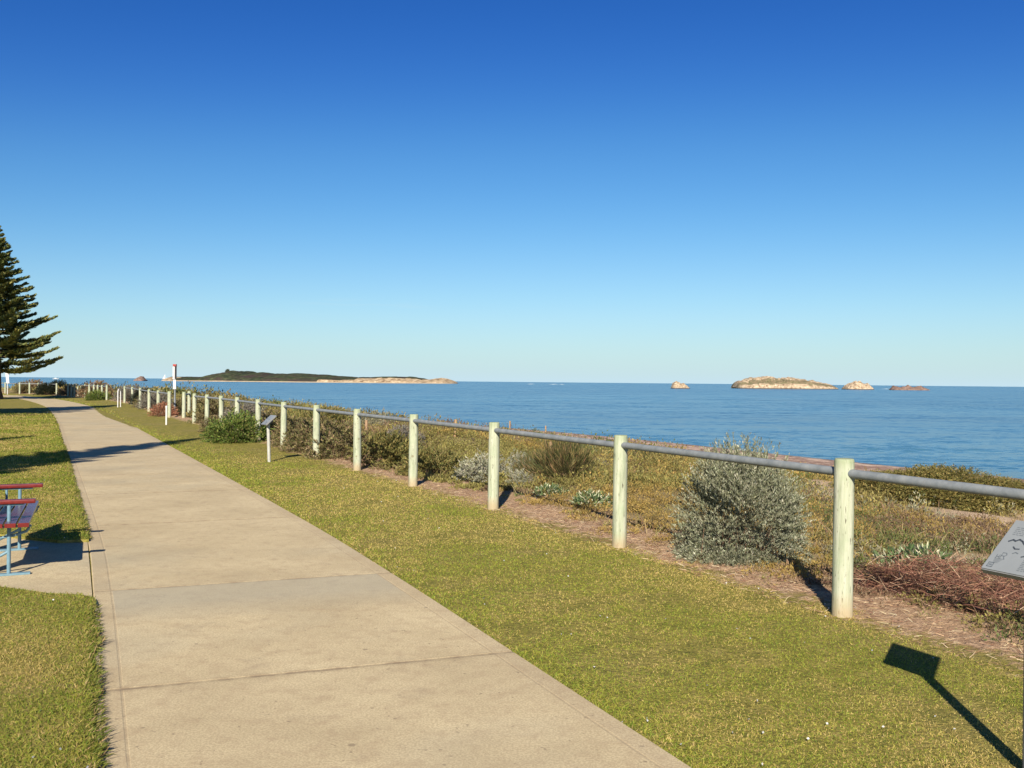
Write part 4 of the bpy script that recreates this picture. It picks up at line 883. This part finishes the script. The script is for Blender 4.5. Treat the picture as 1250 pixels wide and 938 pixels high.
isl2 = [(896, 473), (897.5, 468), (899, 466.5), (903, 465.5), (907, 466), (911, 463), (918, 461.8), (926, 461.6), (935, 460.8), (948, 461.4), (958, 462.2), (966, 463.6), (975, 463.2), (980, 463.8), (988, 466.2), (998, 468), (1006, 470), (1014, 471.6), (1018, 474.5)]
island('rocky_island', 'largest pale limestone islet with flat scrubby top on the right horizon', isl2, 940, 60, 'island', M_rock, lambda px, f, n_, w: .50 if .35 < f < .95 else .15, .25, 170, 22, 5)
island('rocky_island', 'small domed limestone islet just right of the largest one', [(1030, 475), (1032, 472), (1037, 469.5), (1043, 468), (1047, 466), (1050, 466.2), (1053, 468), (1058, 469.5), (1061, 472), (1064, 475)], 930, 26, 'island', M_rock, lambda px, f, n_, w: .15, .3, 60, 16, 8)
island('reef_rock', 'low dark reef rocks at the far right of the islets', [(1087, 475.8), (1090, 472.5), (1096, 471.8), (1102, 472.6), (1108, 472), (1115, 473), (1122, 472.6), (1128, 474), (1133, 476)], 900, 20, 'rock', M_reef, lambda px, f, n_, w: .25, .5, 60, 12, 9)
island('reef_rock', 'small lone rock in the sea left of the large limestone islet', [(819, 474.6), (820.5, 471), (822, 468), (825, 467), (829, 467.4), (831, 469.5), (834, 468.8), (837, 470), (840, 472.5), (842, 474.6)], 800, 14, 'rock', M_rock, lambda px, f, n_, w: .35, .4, 50, 12, 12)
island('reef_rock', 'distant reddish rock on the horizon left of the tall sign pole', [(165, 464.4), (166, 462.6), (168, 461.8), (170, 460.2), (172, 459.8), (174, 460.3), (176, 462.2), (178, 464.2)], 1500, 26, 'rock', M_reef, lambda px, f, n_, w: .1, .3, 50, 12, 14)
# foam where swell breaks
M_foam = simple('foam', (.5, .53, .54), .8, var=.05)
for (px, py, wd, lb) in ((1082, 475.2, 5.5, 'white swell breaking between the domed islet and the low reef'), (648, 469.2, 5, 'leftmost of three distant white breakers in mid sea'), (676, 469.5, 6, 'middle one of three distant white breakers in mid sea'), (686, 469.6, 3.5, 'rightmost of three distant white breakers in mid sea')):
    q = at(px, py, SEA); mb = MB(); k = q.y/F; rr = random.Random(px)
    pts_ = []
    for i in range(15): u = -1+2*i/14; pts_.append((u*wd*k, rr.uniform(-1, 1)*k*1.0, .12+.2*(1-abs(u))*rr.uniform(.4, 1.2)*k*1.3))
    mb.tube(pts_, [max(.05, .5*(1-abs(-1+2*i/14))*k*.42) for i in range(15)], 7); o = mb.build('breaker', M_foam); o.location = (q.x, q.y, SEA-.1); tag(o, lb, 'breaking wave')
# tall trees on the island and a pair of boats
def far_tree(px, py_b, py_t, D, lb, w):
    b = atd(px, py_b, D); t_ = atd(px, py_t, D); H = t_.z-b.z; rs = np.random.RandomState(int(px)); n = 900; q = rs.normal(size=(n, 3)); q = unit(q)*rs.uniform(.4, 1, n)[:, None]
    o = empty('island_tree', (b.x, b.y, b.z), label=lb, cat='tree')
    P = q*np.array([w, w, H*.42])+np.array([0, 0, H*.58]); V, Tt, C = leaves(P, unit(q+rs.normal(size=(n, 3))*.5), np.full(n, 1.6), np.full(n, .9), pal(rs, n, [(.06, .08, .05), (.09, .10, .06)], [1, 1]))
    me = npmesh('crown', V, Tt, C); link('crown', me, M_leaf, o); mb = MB(); mb.tube([(0, 0, -1), (0, 0, H*.6)], [.9, .5], 7); mb.build('trunk', M_bark, o)
far_tree(277.8, 461.5, 451.0, 1600, 'tall tree rising above the low hill on the green island', 4.2)
def boat(px, py, s, lb, sail):
    q = at(px, py, SEA); o = empty('sailboat' if sail else 'motor_boat', (q.x, q.y, SEA), .3, label=lb, cat='boat')
    mb = MB(); Ls, Bm = 4.5*s, 1.3*s
    sec = [(-1, .75, .9), (-.4, 1, .85), (.3, .85, .95), (.8, .4, 1.1), (1.05, .03, 1.25)]; bm = mb.bm; rows = []
    for u, w_, h_ in sec: rows.append([bm.verts.new((u*Ls, -Bm*w_, h_*s)), bm.verts.new((u*Ls, -Bm*w_*.6, -.2*s)), bm.verts.new((u*Ls, Bm*w_*.6, -.2*s)), bm.verts.new((u*Ls, Bm*w_, h_*s))])
    for r1, r2 in zip(rows, rows[1:]):
        for k in range(4): bm.faces.new((r1[k], r1[(k+1) % 4], r2[(k+1) % 4], r2[k]))
    bm.faces.new(rows[0]); bm.faces.new(rows[-1][::-1]); mb.build('hull', M_white, o)
    mb = MB(); mb.box((-.3*s, 0, 1.4*s), (1.6*s, 0, 0), (0, .9*s, 0), (0, 0, .55*s), .15*s); mb.build('cabin', M_white, o)
    if sail:
        mb = MB(); mb.tube([(0, 0, .8*s), (0, 0, 9*s)], .1*s, 6); mb.build('mast', M_white, o)
        mb = MB(); mb.prism([(0, .02, 0)]*0 or [(0, 0, 0), (0, .05*s, 0), (.01, .05*s, 0)], .01); mb.bm.clear()
        v = [mb.bm.verts.new(p_) for p_ in ((-.1*s, 0, 1.9*s), (-3.6*s, .25*s, 2.1*s), (-.1*s, 0, 8.8*s), (-1.4*s, .3*s, 4.5*s))]; mb.bm.faces.new((v[0], v[1], v[3])); mb.bm.faces.new((v[0], v[3], v[2])); mb.bm.faces.new((v[1], v[2], v[3])); mb.build('sail', M_white, o)
    return o
boat(201.5, 464.6, 1.5, 'white boat on the water just left of the tall sign pole', True); boat(68, 463.0, 1.5, 'white motor boat near the horizon above the dark path-end shrubs', False)
